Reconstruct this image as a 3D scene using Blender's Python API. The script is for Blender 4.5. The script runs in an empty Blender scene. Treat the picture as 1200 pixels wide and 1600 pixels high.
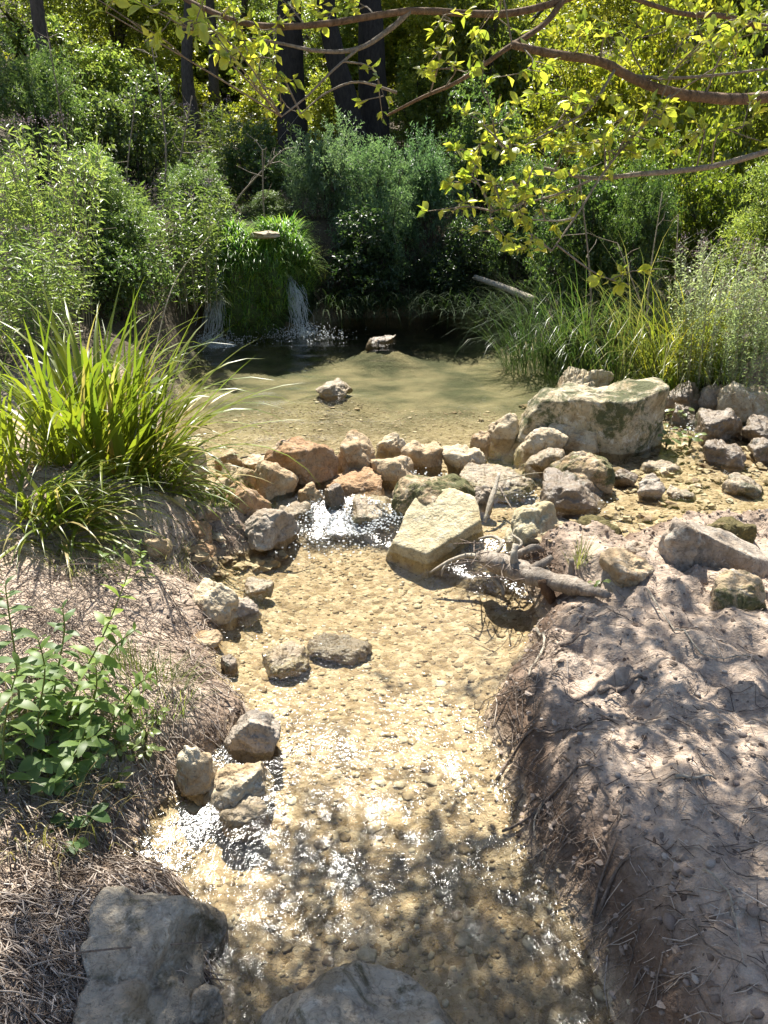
import bpy, math, random
import numpy as np
from mathutils import Vector, Matrix

# ------------------------------------------------------------------ camera, light, exposure
SC = bpy.context.scene
COL = SC.collection
CAM_H, PITCH, F = 1.6, math.radians(23.4), 1200.0
cam_d = bpy.data.cameras.new('camera')
cam = bpy.data.objects.new('camera', cam_d); COL.objects.link(cam)
cam.location = (0, 0, CAM_H)
cam.rotation_euler = (math.pi / 2 - PITCH, 0, 0)
cam_d.sensor_fit = 'VERTICAL'
cam_d.angle = 2 * math.atan(800 / F)
cam_d.clip_end = 2000; cam_d.clip_start = 0.02
SC.camera = cam

SUN_EL, SUN_AZ = math.radians(57), math.radians(-10)      # azimuth from +Y, negative = left of the view
SUNV = np.array([math.sin(SUN_AZ) * math.cos(SUN_EL), math.cos(SUN_AZ) * math.cos(SUN_EL), math.sin(SUN_EL)])
world = bpy.data.worlds.new('World'); SC.world = world; world.use_nodes = True
wn = world.node_tree.nodes; wl = world.node_tree.links
sky = wn.new('ShaderNodeTexSky'); sky.sky_type = 'NISHITA'; sky.sun_disc = False
sky.sun_elevation = SUN_EL; sky.sun_rotation = SUN_AZ
wl.new(sky.outputs[0], wn['Background'].inputs[0]); wn['Background'].inputs[1].default_value = 0.075
sun_d = bpy.data.lights.new('sun', 'SUN'); sun_d.energy = 5.0; sun_d.angle = math.radians(0.53); sun_d.color = (1, .955, .87)
sun = bpy.data.objects.new('sun', sun_d); COL.objects.link(sun)
sun.rotation_euler = Vector(SUNV).to_track_quat('Z', 'Y').to_euler(); sun.location = (0, 0, 30)
SC.view_settings.view_transform = 'Standard'; SC.view_settings.look = 'None'
SC.view_settings.exposure = 1.45; SC.view_settings.gamma = 1
SC.cycles.max_bounces = 7; SC.cycles.diffuse_bounces = 3; SC.cycles.glossy_bounces = 3
SC.cycles.transmission_bounces = 4; SC.cycles.transparent_max_bounces = 12
SC.cycles.caustics_reflective = False; SC.cycles.caustics_refractive = False
SC.cycles.sample_clamp_indirect = 6; SC.cycles.use_adaptive_sampling = True; SC.cycles.adaptive_threshold = .02; SC.cycles.use_denoising = True

# ------------------------------------------------------------------ helpers
rs = np.random.RandomState
CP, SP = math.cos(PITCH), math.sin(PITCH)

def ray(px, py):
    x, u = (px - 600) / F, (800 - py) / F
    return np.array([x, CP + u * SP, -SP + u * CP])

def W(px, py, z=0.0):                      # where a sight line meets a level
    d = ray(px, py); t = (z - CAM_H) / d[2]
    return np.array([0, 0, CAM_H]) + d * t

def D(px, py, dep):                        # a point at a depth along the sight line
    return np.array([0, 0, CAM_H]) + ray(px, py) * dep

def project(p):
    p = np.asarray(p, float) - np.array([0, 0, CAM_H])
    dep = p[..., 1] * CP - p[..., 2] * SP
    up = p[..., 1] * SP + p[..., 2] * CP
    dd = np.where(dep > .05, dep, .05)
    return 600 + F * p[..., 0] / dd, 800 - F * up / dd, dep

def sstep(a, b, x):
    t = np.clip((x - a) / (b - a), 0, 1); return t * t * (3 - 2 * t)

def _hash(i, j, k, s):
    n = (i * 374761393 + j * 668265263 + k * 2147483647 + s * 974711) & 0xffffffff
    n = ((n ^ (n >> 13)) * 1274126177) & 0xffffffff
    n = ((n ^ (n >> 16)) * 2246822519) & 0xffffffff
    return ((n ^ (n >> 15)) & 0xffffff) / float(0xffffff)

def noise3(p, s=0):
    p = np.asarray(p, float); i = np.floor(p).astype(np.int64); f = p - i
    u = f * f * f * (f * (f * 6 - 15) + 10)
    r = 0
    for a in (0, 1):
        for b in (0, 1):
            for c in (0, 1):
                w = (u[:, 0] if a else 1 - u[:, 0]) * (u[:, 1] if b else 1 - u[:, 1]) * (u[:, 2] if c else 1 - u[:, 2])
                r = r + w * _hash(i[:, 0] + a, i[:, 1] + b, i[:, 2] + c, s)
    return r * 2 - 1

def fbm(p, oct=4, s=0, gain=.5):
    a, r, p = 1.0, 0, np.asarray(p, float)
    for o in range(oct):
        r = r + a * noise3(p, s + o * 17); p = p * 2.03 + 11.7; a *= gain
    return r

def mesh_data(name, V, faces, mat, smooth=True, attrs=None):
    """faces: (N,3) or (N,4) array or a list of such arrays"""
    me = bpy.data.meshes.new(name)
    if not isinstance(faces, list): faces = [faces]
    faces = [np.asarray(f, np.int32) for f in faces if len(f)]
    V = np.asarray(V, np.float32)
    me.vertices.add(len(V)); me.vertices.foreach_set('co', V.ravel())
    tot = np.concatenate([np.full(len(f), f.shape[1], np.int32) for f in faces])
    idx = np.concatenate([f.ravel() for f in faces])
    start = np.concatenate([[0], np.cumsum(tot)[:-1]]).astype(np.int32)
    me.loops.add(len(idx)); me.loops.foreach_set('vertex_index', idx)
    me.polygons.add(len(tot)); me.polygons.foreach_set('loop_start', start)
    me.polygons.foreach_set('loop_total', tot)
    me.polygons.foreach_set('use_smooth', np.full(len(tot), smooth))
    for k, v in (attrs or {}).items():
        at = me.attributes.new(k, 'FLOAT', 'POINT'); at.data.foreach_set('value', np.asarray(v, np.float32))
    me.update(); me.validate()
    if mat: me.materials.append(mat)
    return me

def obj(name, me, parent=None, loc=(0, 0, 0), color=None, label=None, cat=None, group=None, kind=None):
    o = bpy.data.objects.new(name, me); COL.objects.link(o)
    o.parent = parent; o.location = loc
    if color is not None: o.color = (*color, 1)
    if label: o['label'] = label
    if cat: o['category'] = cat
    if group: o['group'] = group
    if kind: o['kind'] = kind
    return o

def empty(name, loc, **kw): return obj(name, None, None, tuple(float(v) for v in loc), **kw)

class MB:
    """collects vertex / face arrays of one mesh"""
    def __init__(s): s.V, s.Fs, s.n, s.T = [], {3: [], 4: []}, 0, []
    def add(s, V, faces, tint=.5):
        V = np.asarray(V, float)
        for f in (faces if isinstance(faces, list) else [faces]):
            f = np.asarray(f, int)
            if len(f): s.Fs[f.shape[1]].append(f + s.n)
        s.V.append(V); s.n += len(V)
        s.T.append(np.broadcast_to(np.asarray(tint, float), (len(V),)))
    def tube(s, pts, rad, sides=6, tint=.5, cap=True, wob=0, seed=0):
        P = np.asarray(pts, float); n = len(P); rad = np.broadcast_to(np.asarray(rad, float), (n,))
        T = np.gradient(P, axis=0); T /= np.linalg.norm(T, axis=1)[:, None] + 1e-9
        up = np.array([0, 0, 1.]) if abs(T[:, 2]).mean() < .8 else np.array([1., 0, 0])
        A = np.cross(T, up); A /= np.linalg.norm(A, axis=1)[:, None] + 1e-9
        B = np.cross(A, T)
        th = np.linspace(0, 2 * math.pi, sides, endpoint=False)
        R = rad[:, None] * np.ones((1, sides))
        if wob: R = R * (1 + wob * (rs(seed).rand(n, sides) - .5))
        V = P[:, None, :] + R[..., None] * (np.cos(th)[None, :, None] * A[:, None, :] + np.sin(th)[None, :, None] * B[:, None, :])
        V = V.reshape(-1, 3)
        i = np.arange(n - 1)[:, None] * sides; j = np.arange(sides)[None, :]; k = (j + 1) % sides
        q = np.stack([i + j, i + k, i + sides + k, i + sides + j], -1).reshape(-1, 4)
        fs = [q]
        if cap:
            V = np.vstack([V, P[:1], P[-1:]]); jj = np.arange(sides); kk = (jj + 1) % sides
            fs.append(np.vstack([np.stack([np.full(sides, n * sides), kk, jj], -1),
                                 np.stack([np.full(sides, n * sides + 1), (n - 1) * sides + jj, (n - 1) * sides + kk], -1)]))
        s.add(V, fs, tint)
    def data(s, name, mat, smooth=True):
        fs = [np.vstack(v) for v in s.Fs.values() if v]
        return mesh_data(name, np.vstack(s.V), fs, mat, smooth, {'tint': np.concatenate(s.T)})

def spline(pts, n):
    """Catmull-Rom resample to n points"""
    P = np.asarray(pts, float)
    if len(P) < 3:
        t = np.linspace(0, 1, n)[:, None]; return P[0] * (1 - t) + P[-1] * t
    Q = np.vstack([2 * P[0] - P[1], P, 2 * P[-1] - P[-2]])
    u = np.linspace(0, len(P) - 1 - 1e-6, n); i = u.astype(int); t = (u - i)[:, None]
    a, b, c, d = Q[i], Q[i + 1], Q[i + 2], Q[i + 3]
    return .5 * (2 * b + (c - a) * t + (2 * a - 5 * b + 4 * c - d) * t ** 2 + (3 * b - a - 3 * c + d) * t ** 3)

def unit(v): return v / (np.linalg.norm(v, axis=-1, keepdims=True) + 1e-9)

# ------------------------------------------------------------------ materials
def new_mat(name):
    m = bpy.data.materials.new(name); m.use_nodes = True
    nt = m.node_tree; nt.nodes.clear()
    return m, nt, nt.nodes, nt.links

def nd(nodes, typ, **kw):
    n = nodes.new(typ)
    for k, v in kw.items():
        if k.startswith('i_'):
            key = k[2:]; n.inputs[int(key) if key.isdigit() else key].default_value = v
        else: setattr(n, k, v)
    return n

def noise_node(N, L, scale, detail=4, rough=.55, co=None, dist=0):
    n = nd(N, 'ShaderNodeTexNoise'); n.inputs['Scale'].default_value = scale
    n.inputs['Detail'].default_value = detail; n.inputs['Roughness'].default_value = rough; n.inputs['Distortion'].default_value = dist
    if co is not None: L.new(co, n.inputs['Vector'])
    return n

def ramp(N, L, fac, stops):
    r = nd(N, 'ShaderNodeValToRGB'); e = r.color_ramp.elements
    while len(e) < len(stops): e.new(.5)
    for el, (p, c) in zip(e, stops): el.position = p; el.color = (*c, 1) if len(c) == 3 else c
    L.new(fac, r.inputs[0]); return r.outputs[0]

def mixc(N, L, fac, a, b, typ='MIX'):
    m = nd(N, 'ShaderNodeMix', data_type='RGBA', blend_type=typ)
    for sck, v in ((0, fac), (6, a), (7, b)):
        if hasattr(v, 'is_linked'): L.new(v, m.inputs[sck])
        else: m.inputs[sck].default_value = v if not isinstance(v, tuple) else (*v, 1)
    return m.outputs[2]

def math_node(N, L, op, a, b=None, clamp=False):
    m = nd(N, 'ShaderNodeMath', operation=op, use_clamp=clamp)
    for i, v in enumerate((a, b)):
        if v is None: continue
        if hasattr(v, 'is_linked'): L.new(v, m.inputs[i])
        else: m.inputs[i].default_value = v
    return m.outputs[0]

def bump(N, L, h, strength, dist, normal=None):
    b = nd(N, 'ShaderNodeBump'); b.inputs['Strength'].default_value = strength; b.inputs['Distance'].default_value = dist
    L.new(h, b.inputs['Height'])
    if normal is not None: L.new(normal, b.inputs['Normal'])
    return b.outputs[0]

def principled(N, L, col, rough, normal=None, spec=.4):
    p = nd(N, 'ShaderNodeBsdfPrincipled')
    for k, v in (('Base Color', col), ('Roughness', rough), ('Normal', normal), ('Specular IOR Level', spec)):
        if v is None: continue
        if hasattr(v, 'is_linked'): L.new(v, p.inputs[k])
        else: p.inputs[k].default_value = (*v, 1) if isinstance(v, tuple) else v
    return p

def out(N, L, sh):
    o = nd(N, 'ShaderNodeOutputMaterial'); L.new(sh, o.inputs['Surface'])

def leaf_material(name, transl=.5, rough=.36, hue_var=.05, spec=.6):
    m, nt, N, L = new_mat(name)
    oi = nd(N, 'ShaderNodeObjectInfo'); at = nd(N, 'ShaderNodeAttribute', attribute_name='tint')
    hs = nd(N, 'ShaderNodeHueSaturation'); L.new(oi.outputs['Color'], hs.inputs['Color'])
    mr = nd(N, 'ShaderNodeMapRange', i_3=.5 + hue_var * .5, i_4=.5 - hue_var); L.new(at.outputs['Fac'], mr.inputs[0]); L.new(mr.outputs[0], hs.inputs['Hue'])
    mv = nd(N, 'ShaderNodeMapRange', i_3=.55, i_4=1.5); L.new(at.outputs['Fac'], mv.inputs[0]); L.new(mv.outputs[0], hs.inputs['Value'])
    p = principled(N, L, hs.outputs[0], rough, None, spec)
    tr = nd(N, 'ShaderNodeBsdfTranslucent')
    c2 = mixc(N, L, 1.0, hs.outputs[0], (1.7, 1.85, 1.0), 'MULTIPLY'); L.new(c2, tr.inputs['Color'])
    mx = nd(N, 'ShaderNodeMixShader'); mx.inputs[0].default_value = transl
    L.new(p.outputs[0], mx.inputs[1]); L.new(tr.outputs[0], mx.inputs[2]); out(N, L, mx.outputs[0])
    return m

M = {}
M['leaf'] = leaf_material('leaf')
M['leaf_shiny'] = leaf_material('leaf_shiny', .42, .45, .04, .35)
M['grass'] = leaf_material('grass_blade', .42, .36, .06, .5)
M['moss'] = leaf_material('moss', .2, .8, .05, .1)

def bark(name, c1, c2, scale=30, rough=.85):
    m, nt, N, L = new_mat(name)
    tc = nd(N, 'ShaderNodeTexCoord'); mp = nd(N, 'ShaderNodeMapping'); mp.inputs['Scale'].default_value = (1, 1, .35)
    L.new(tc.outputs['Object'], mp.inputs[0])
    n = noise_node(N, L, scale, 6, .65, mp.outputs[0], .6)
    n2 = noise_node(N, L, scale * .12, 3, .5, tc.outputs['Object'])
    c = ramp(N, L, n.outputs[0], [(.3, c1), (.7, c2)])
    c = mixc(N, L, n2.outputs[0], c, mixc(N, L, 1.0, c, (.6, .62, .6), 'MULTIPLY'))
    b = bump(N, L, n.outputs[0], .8, .02)
    out(N, L, principled(N, L, c, rough, b, .25).outputs[0]); return m
M['bark'] = bark('bark_grey', (.045, .036, .03), (.14, .115, .095))
M['bark_dark'] = bark('bark_dark', (.02, .016, .014), (.06, .05, .042))
M['bark_branch'] = bark('bark_branch', (.10, .06, .035), (.30, .19, .115), 60)
M['bark_twig'] = bark('bark_twig', (.20, .155, .11), (.42, .35, .27), 80)
M['driftwood'] = bark('driftwood', (.17, .125, .09), (.5, .43, .36), 55)
M['driftwood_pale'] = bark('driftwood_pale', (.33, .27, .2), (.62, .55, .45), 60)
M['rotten'] = bark('rotten_wood', (.07, .038, .022), (.2, .12, .07), 60)
M['root'] = bark('root', (.12, .085, .065), (.34, .27, .22), 90)
M['straw'] = bark('dry_straw', (.3, .25, .17), (.6, .52, .38), 120)

def rock_mat(name, base, dark, stain, moss=0.0, wet=0.0, moss_col=(.075, .085, .022), lichen=.35):
    """limestone: mottled body, brown stains, pale lichen on top, optional moss"""
    m, nt, N, L = new_mat(name)
    tc = nd(N, 'ShaderNodeTexCoord'); oi = nd(N, 'ShaderNodeObjectInfo')
    ad = nd(N, 'ShaderNodeVectorMath', operation='ADD'); L.new(tc.outputs['Object'], ad.inputs[0])
    sc = nd(N, 'ShaderNodeVectorMath', operation='SCALE'); L.new(oi.outputs['Random'], sc.inputs['Scale']); sc.inputs[0].default_value = (31, 17, 53)
    L.new(sc.outputs[0], ad.inputs[1]); co = ad.outputs[0]
    big = noise_node(N, L, 5.5, 3, .6, co, .4); mid = noise_node(N, L, 19, 4, .65, co, .3); fin = noise_node(N, L, 85, 3, .7, co)
    vor = nd(N, 'ShaderNodeTexVoronoi', feature='DISTANCE_TO_EDGE'); vor.inputs['Scale'].default_value = 7
    wv = noise_node(N, L, 9, 2, .6, co); vv = nd(N, 'ShaderNodeVectorMath', operation='MULTIPLY_ADD'); L.new(wv.outputs['Color'], vv.inputs[0]); vv.inputs[1].default_value = (.35, .35, .35); L.new(co, vv.inputs[2]); L.new(vv.outputs[0], vor.inputs['Vector'])
    c = ramp(N, L, mid.outputs[0], [(.28, dark), (.48, base), (.72, tuple(min(1, v * 1.22) for v in base))])
    st = ramp(N, L, big.outputs[0], [(.5, (0, 0, 0)), (.68, (1, 1, 1))])
    c = mixc(N, L, math_node(N, L, 'MULTIPLY', st, .75), c, stain)
    li = noise_node(N, L, 13, 4, .7, co, .8)
    lf = ramp(N, L, li.outputs[0], [(.55, (0, 0, 0)), (.63, (1, 1, 1))])
    c = mixc(N, L, math_node(N, L, 'MULTIPLY', lf, lichen), c, (.56, .53, .45))
    pit = ramp(N, L, fin.outputs[0], [(.3, (.45, .42, .4)), (.45, (1, 1, 1))])
    c = mixc(N, L, .8, c, mixc(N, L, 1.0, c, pit, 'MULTIPLY'))
    crk = ramp(N, L, vor.outputs[0], [(0, (.35, .3, .26)), (.03, (1, 1, 1))])
    c = mixc(N, L, .35, c, mixc(N, L, 1.0, c, crk, 'MULTIPLY'))
    if moss:
        mn = noise_node(N, L, 6, 6, .75, co, .6)
        mf = ramp(N, L, mn.outputs[0], [(max(0, .62 - moss * .3), (0, 0, 0)), (.72 - moss * .3, (1, 1, 1))])
        mcol = ramp(N, L, fin.outputs[0], [(.3, tuple(v * .4 for v in moss_col)), (.65, moss_col)])
        c = mixc(N, L, math_node(N, L, 'MULTIPLY', mf, .9), c, mcol)
    rough = .88
    if wet:
        c = mixc(N, L, 1.0, c, (1 - .5 * wet, 1 - .52 * wet, 1 - .55 * wet), 'MULTIPLY'); rough = .88 - .66 * wet
    h = math_node(N, L, 'ADD', math_node(N, L, 'MULTIPLY', mid.outputs[0], 1.0), math_node(N, L, 'MULTIPLY', fin.outputs[0], .4))
    b = bump(N, L, h, .75, .025)
    out(N, L, principled(N, L, c, rough, b, .35 + .3 * wet).outputs[0]); return m

TAN = (.40, .30, .185); CREAM = (.47, .39, .265); GREY = (.32, .27, .215); BROWN = (.29, .18, .095)
M['r_tan'] = rock_mat('limestone_tan', TAN, (.2, .135, .075), (.25, .145, .06))
M['r_cream'] = rock_mat('limestone_cream', CREAM, (.27, .2, .125), (.3, .2, .1), lichen=.5)
M['r_brown'] = rock_mat('limestone_brown', (.33, .21, .115), (.17, .1, .05), (.23, .115, .045), lichen=.25)
M['r_grey'] = rock_mat('limestone_grey', GREY, (.15, .12, .09), (.2, .14, .085), lichen=.4)
M['r_moss'] = rock_mat('limestone_mossy', TAN, (.18, .125, .07), (.2, .13, .055), moss=.55)
M['r_moss2'] = rock_mat('limestone_very_mossy', (.3, .22, .13), (.15, .1, .055), (.18, .11, .045), moss=.95, moss_col=(.10, .085, .02))
M['r_wet'] = rock_mat('limestone_wet', (.36, .285, .18), (.17, .12, .07), (.2, .13, .06), wet=.55, moss=.2)
M['r_wetdark'] = rock_mat('limestone_wet_dark', (.27, .205, .14), (.11, .085, .055), (.15, .1, .05), wet=.7, moss=.25)
M['r_boulder'] = rock_mat('boulder_stone', (.40, .335, .22), (.2, .15, .09), (.22, .16, .075), moss=.5, moss_col=(.06, .075, .022), lichen=.7)
M['r_slab'] = rock_mat('pale_slab_stone', (.43, .37, .235), (.27, .22, .13), (.34, .27, .14), lichen=.5)
M['r_ledge'] = rock_mat('mossy_ledge_stone', (.14, .12, .07), (.06, .05, .03), (.08, .07, .03), moss=1.0, moss_col=(.055, .10, .022), lichen=.1)
M['r_shade'] = rock_mat('blue_grey_limestone', (.31, .265, .2), (.14, .12, .1), (.17, .125, .07), moss=.35, moss_col=(.09, .075, .035))

# ground: dry pinkish earth on the banks, ochre gravel on the stream bed, damp soil on the cut faces
def ground_mat():
    m, nt, N, L = new_mat('earth_and_gravel')
    tc = nd(N, 'ShaderNodeTexCoord'); co = tc.outputs['Object']
    bed = nd(N, 'ShaderNodeAttribute', attribute_name='bed'); damp = nd(N, 'ShaderNodeAttribute', attribute_name='damp'); deep = nd(N, 'ShaderNodeAttribute', attribute_name='deep')
    litter = nd(N, 'ShaderNodeAttribute', attribute_name='litter')
    n1 = noise_node(N, L, 2.2, 3, .6, co); n2 = noise_node(N, L, 24, 4, .7, co, .3); n3 = noise_node(N, L, 140, 2, .7, co)
    earth = ramp(N, L, n2.outputs[0], [(.25, (.15, .11, .08)), (.5, (.40, .312, .238)), (.75, (.55, .455, .36))])
    earth = mixc(N, L, math_node(N, L, 'MULTIPLY', n1.outputs[0], .5), earth, (.4, .305, .23))
    vor = nd(N, 'ShaderNodeTexVoronoi'); vor.inputs['Scale'].default_value = 55; vor.inputs['Randomness'].default_value = 1; L.new(co, vor.inputs['Vector'])
    peb = ramp(N, L, vor.outputs['Distance'], [(.18, (1, 1, 1)), (.3, (0, 0, 0))])
    pebc = ramp(N, L, vor.outputs['Color'], [(.2, (.2, .16, .13)), (.8, (.5, .45, .39))])
    earth = mixc(N, L, math_node(N, L, 'MULTIPLY', peb, .45), earth, pebc)
    earth = mixc(N, L, damp.outputs['Fac'], earth, mixc(N, L, 1.0, earth, (.34, .29, .26), 'MULTIPLY'))
    lit = ramp(N, L, n2.outputs[0], [(.3, (.05, .038, .025)), (.7, (.12, .095, .06))])
    earth = mixc(N, L, litter.outputs['Fac'], earth, lit)
    v2 = nd(N, 'ShaderNodeTexVoronoi'); v2.inputs['Scale'].default_value = 32; L.new(co, v2.inputs['Vector'])
    grav = ramp(N, L, v2.outputs['Color'], [(.1, (.25, .18, .105)), (.45, (.42, .318, .2)), (.9, (.54, .435, .3))])
    gn = ramp(N, L, n2.outputs[0], [(.3, (.55, .5, .42)), (.6, (1, 1, 1))]); grav = mixc(N, L, 1.0, grav, gn, 'MULTIPLY')
    silt_pool_dark = ramp(N, L, n1.outputs[0], [(.38, (.075, .078, .04)), (.62, (.22, .19, .105))])  # olive silt, darkened further in place of the pool's depth and foliage reflections
    grav = mixc(N, L, deep.outputs['Fac'], grav, silt_pool_dark)
    c = mixc(N, L, bed.outputs['Fac'], earth, grav)
    h = math_node(N, L, 'ADD', math_node(N, L, 'MULTIPLY', n2.outputs[0], 1.0), math_node(N, L, 'MULTIPLY', n3.outputs[0], .35))
    h = math_node(N, L, 'ADD', h, math_node(N, L, 'MULTIPLY', v2.outputs['Distance'], -.6))
    b = bump(N, L, h, .8, .022)
    out(N, L, principled(N, L, c, .92, b, .2).outputs[0]); return m
M['ground'] = ground_mat()

def pebble_mat(name, stops, rough=.75):
    m, nt, N, L = new_mat(name)
    at = nd(N, 'ShaderNodeAttribute', attribute_name='tint'); tc = nd(N, 'ShaderNodeTexCoord')
    c = ramp(N, L, at.outputs['Fac'], stops); n = noise_node(N, L, 60, 4, .6, tc.outputs['Object'])
    c = mixc(N, L, 1.0, c, ramp(N, L, n.outputs[0], [(.3, (.6, .57, .53)), (.6, (1, 1, 1))]), 'MULTIPLY')
    out(N, L, principled(N, L, c, rough, bump(N, L, n.outputs[0], .4, .01), .3).outputs[0]); return m
M['gravel'] = pebble_mat('gravel_pebbles', [(0, (.19, .13, .07)), (.3, (.34, .255, .15)), (.6, (.44, .345, .215)), (.92, (.53, .44, .3)), (1, (.58, .52, .4))])
M['litter'] = pebble_mat('dry_litter', [(0, (.08, .052, .036)), (.35, (.26, .2, .155)), (.7, (.44, .365, .3)), (1, (.58, .5, .42))])
M['bankstone'] = pebble_mat('bank_pebbles', [(0, (.14, .105, .085)), (.6, (.3, .24, .2)), (1, (.5, .44, .38))])

def water_mat():
    m, nt, N, L = new_mat('stream_water')
    geo = nd(N, 'ShaderNodeNewGeometry'); foam = nd(N, 'ShaderNodeAttribute', attribute_name='foam'); chop = nd(N, 'ShaderNodeAttribute', attribute_name='chop')
    mp = nd(N, 'ShaderNodeMapping'); mp.inputs['Scale'].default_value = (1, .55, 1); L.new(geo.outputs['Position'], mp.inputs[0])
    a = noise_node(N, L, 13, 3, .55, mp.outputs[0], .7); b_ = noise_node(N, L, 62, 3, .6, geo.outputs['Position'], .5)
    h = math_node(N, L, 'ADD', math_node(N, L, 'MULTIPLY', a.outputs[0], 1.0), math_node(N, L, 'MULTIPLY', b_.outputs[0], .45))
    bp = nd(N, 'ShaderNodeBump'); bp.inputs['Distance'].default_value = .0062; L.new(h, bp.inputs['Height']); L.new(chop.outputs['Fac'], bp.inputs['Strength'])
    fr = nd(N, 'ShaderNodeFresnel'); fr.inputs['IOR'].default_value = 1.333; L.new(bp.outputs[0], fr.inputs['Normal'])
    tr = nd(N, 'ShaderNodeBsdfTransparent'); tr.inputs[0].default_value = (.93, .935, .88, 1)
    gl = nd(N, 'ShaderNodeBsdfGlossy'); rm = nd(N, 'ShaderNodeMapRange', i_1=.42, i_2=1.0, i_3=.045, i_4=.125); L.new(chop.outputs['Fac'], rm.inputs[0]); L.new(rm.outputs[0], gl.inputs['Roughness']); gl.inputs['Color'].default_value = (1, 1, 1, 1); L.new(bp.outputs[0], gl.inputs['Normal'])
    mx = nd(N, 'ShaderNodeMixShader'); L.new(fr.outputs[0], mx.inputs[0]); L.new(tr.outputs[0], mx.inputs[1]); L.new(gl.outputs[0], mx.inputs[2])
    fn = noise_node(N, L, 60, 5, .7, mp.outputs[0], 1.2)
    ff = math_node(N, L, 'ADD', fn.outputs[0], math_node(N, L, 'SUBTRACT', foam.outputs['Fac'], 1.0))
    ff = ramp(N, L, ff, [(.42, (0, 0, 0)), (.62, (.85, .85, .85))])
    fo = principled(N, L, (.8, .82, .82), .5, bp.outputs[0], .5)
    mx2 = nd(N, 'ShaderNodeMixShader'); L.new(ff, mx2.inputs[0]); L.new(mx.outputs[0], mx2.inputs[1]); L.new(fo.outputs[0], mx2.inputs[2])
    out(N, L, mx2.outputs[0]); return m
M['water'] = water_mat()

def fall_mat():
    m, nt, N, L = new_mat('falling_water')
    p = principled(N, L, (.85, .88, .88), .25, None, .5)
    tr = nd(N, 'ShaderNodeBsdfTransparent'); tl = nd(N, 'ShaderNodeBsdfTranslucent'); tl.inputs[0].default_value = (.85, .88, .9, 1)
    m1 = nd(N, 'ShaderNodeMixShader'); m1.inputs[0].default_value = .5; L.new(p.outputs[0], m1.inputs[1]); L.new(tl.outputs[0], m1.inputs[2])
    m2 = nd(N, 'ShaderNodeMixShader'); m2.inputs[0].default_value = .35; L.new(m1.outputs[0], m2.inputs[1]); L.new(tr.outputs[0], m2.inputs[2])
    out(N, L, m2.outputs[0]); return m
M['fall'] = fall_mat()
def plain(name, col, rough=.7):
    m, nt, N, L = new_mat(name); tc = nd(N, 'ShaderNodeTexCoord'); n = noise_node(N, L, 40, 3, .6, tc.outputs['Object'])
    c = mixc(N, L, n.outputs[0], tuple(v * .75 for v in col), tuple(min(1, v * 1.2) for v in col)); out(N, L, principled(N, L, c, rough).outputs[0]); return m
M['flower_pink'] = plain('flower_pink', (.45, .33, .33)); M['flower_yellow'] = plain('flower_yellow', (.75, .6, .03))

# ------------------------------------------------------------------ the lie of the land
def poly(px, z): return np.array([W(a, b, z)[:2] for a, b in px])
STREAM = np.vstack([poly([(455, 770), (400, 850), (335, 872), (318, 905), (352, 950), (325, 1010), (352, 1065), (385, 1115), (345, 1180), (300, 1225), (235, 1275), (205, 1330), (250, 1395), (290, 1450), (270, 1600)], 0),
                    [[-.62, .5], [-.7, -1.5], [.75, -1.5], [.62, .5]],
                    poly([(960, 1600), (905, 1500), (845, 1420), (805, 1340), (785, 1260), (770, 1180), (742, 1110), (795, 1045), (848, 972), (830, 935), (765, 895), (900, 870), (940, 800), (880, 760)], 0)])
PL = .10
POOL = np.vstack([poly([(455, 800), (300, 770), (285, 690), (275, 600), (300, 545), (330, 522), (400, 516), (480, 505), (560, 497), (700, 490), (815, 492), (850, 540), (960, 572), (1060, 600), (1090, 640)], PL),
                  poly([(1200, 640), (1500, 650), (1700, 790), (1200, 815), (1050, 835), (965, 850), (900, 820), (700, 840), (560, 830)], PL)])

def seg_dist(P, poly_):
    A = poly_; B = np.roll(poly_, -1, 0); d = np.full(len(P), 1e9); inside = np.zeros(len(P), bool)
    for a, b in zip(A, B):
        ab = b - a; t = np.clip(((P - a) @ ab) / (ab @ ab + 1e-12), 0, 1)
        d = np.minimum(d, np.hypot(*(P - a - t[:, None] * ab).T))
        c = ((a[1] > P[:, 1]) != (b[1] > P[:, 1]))
        xx = (b[0] - a[0]) * (P[:, 1] - a[1]) / (b[1] - a[1] + 1e-12) + a[0]
        inside ^= c & (P[:, 0] < xx)
    return np.where(inside, -d, d)

DAM_X = np.array([W(a, b, .05)[0] for a, b in [(300, 800), (470, 800), (560, 800), (640, 830), (760, 875), (880, 905), (960, 880), (1200, 850)]])
DAM_Y = np.array([W(a, b, .05)[1] for a, b in [(300, 800), (470, 800), (560, 800), (640, 830), (760, 875), (880, 905), (960, 880), (1200, 850)]])
def level(x, y):
    return PL * sstep(-.16, .16, y - np.interp(x, DAM_X, DAM_Y)) - .02 * sstep(2.2, .8, y)

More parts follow.
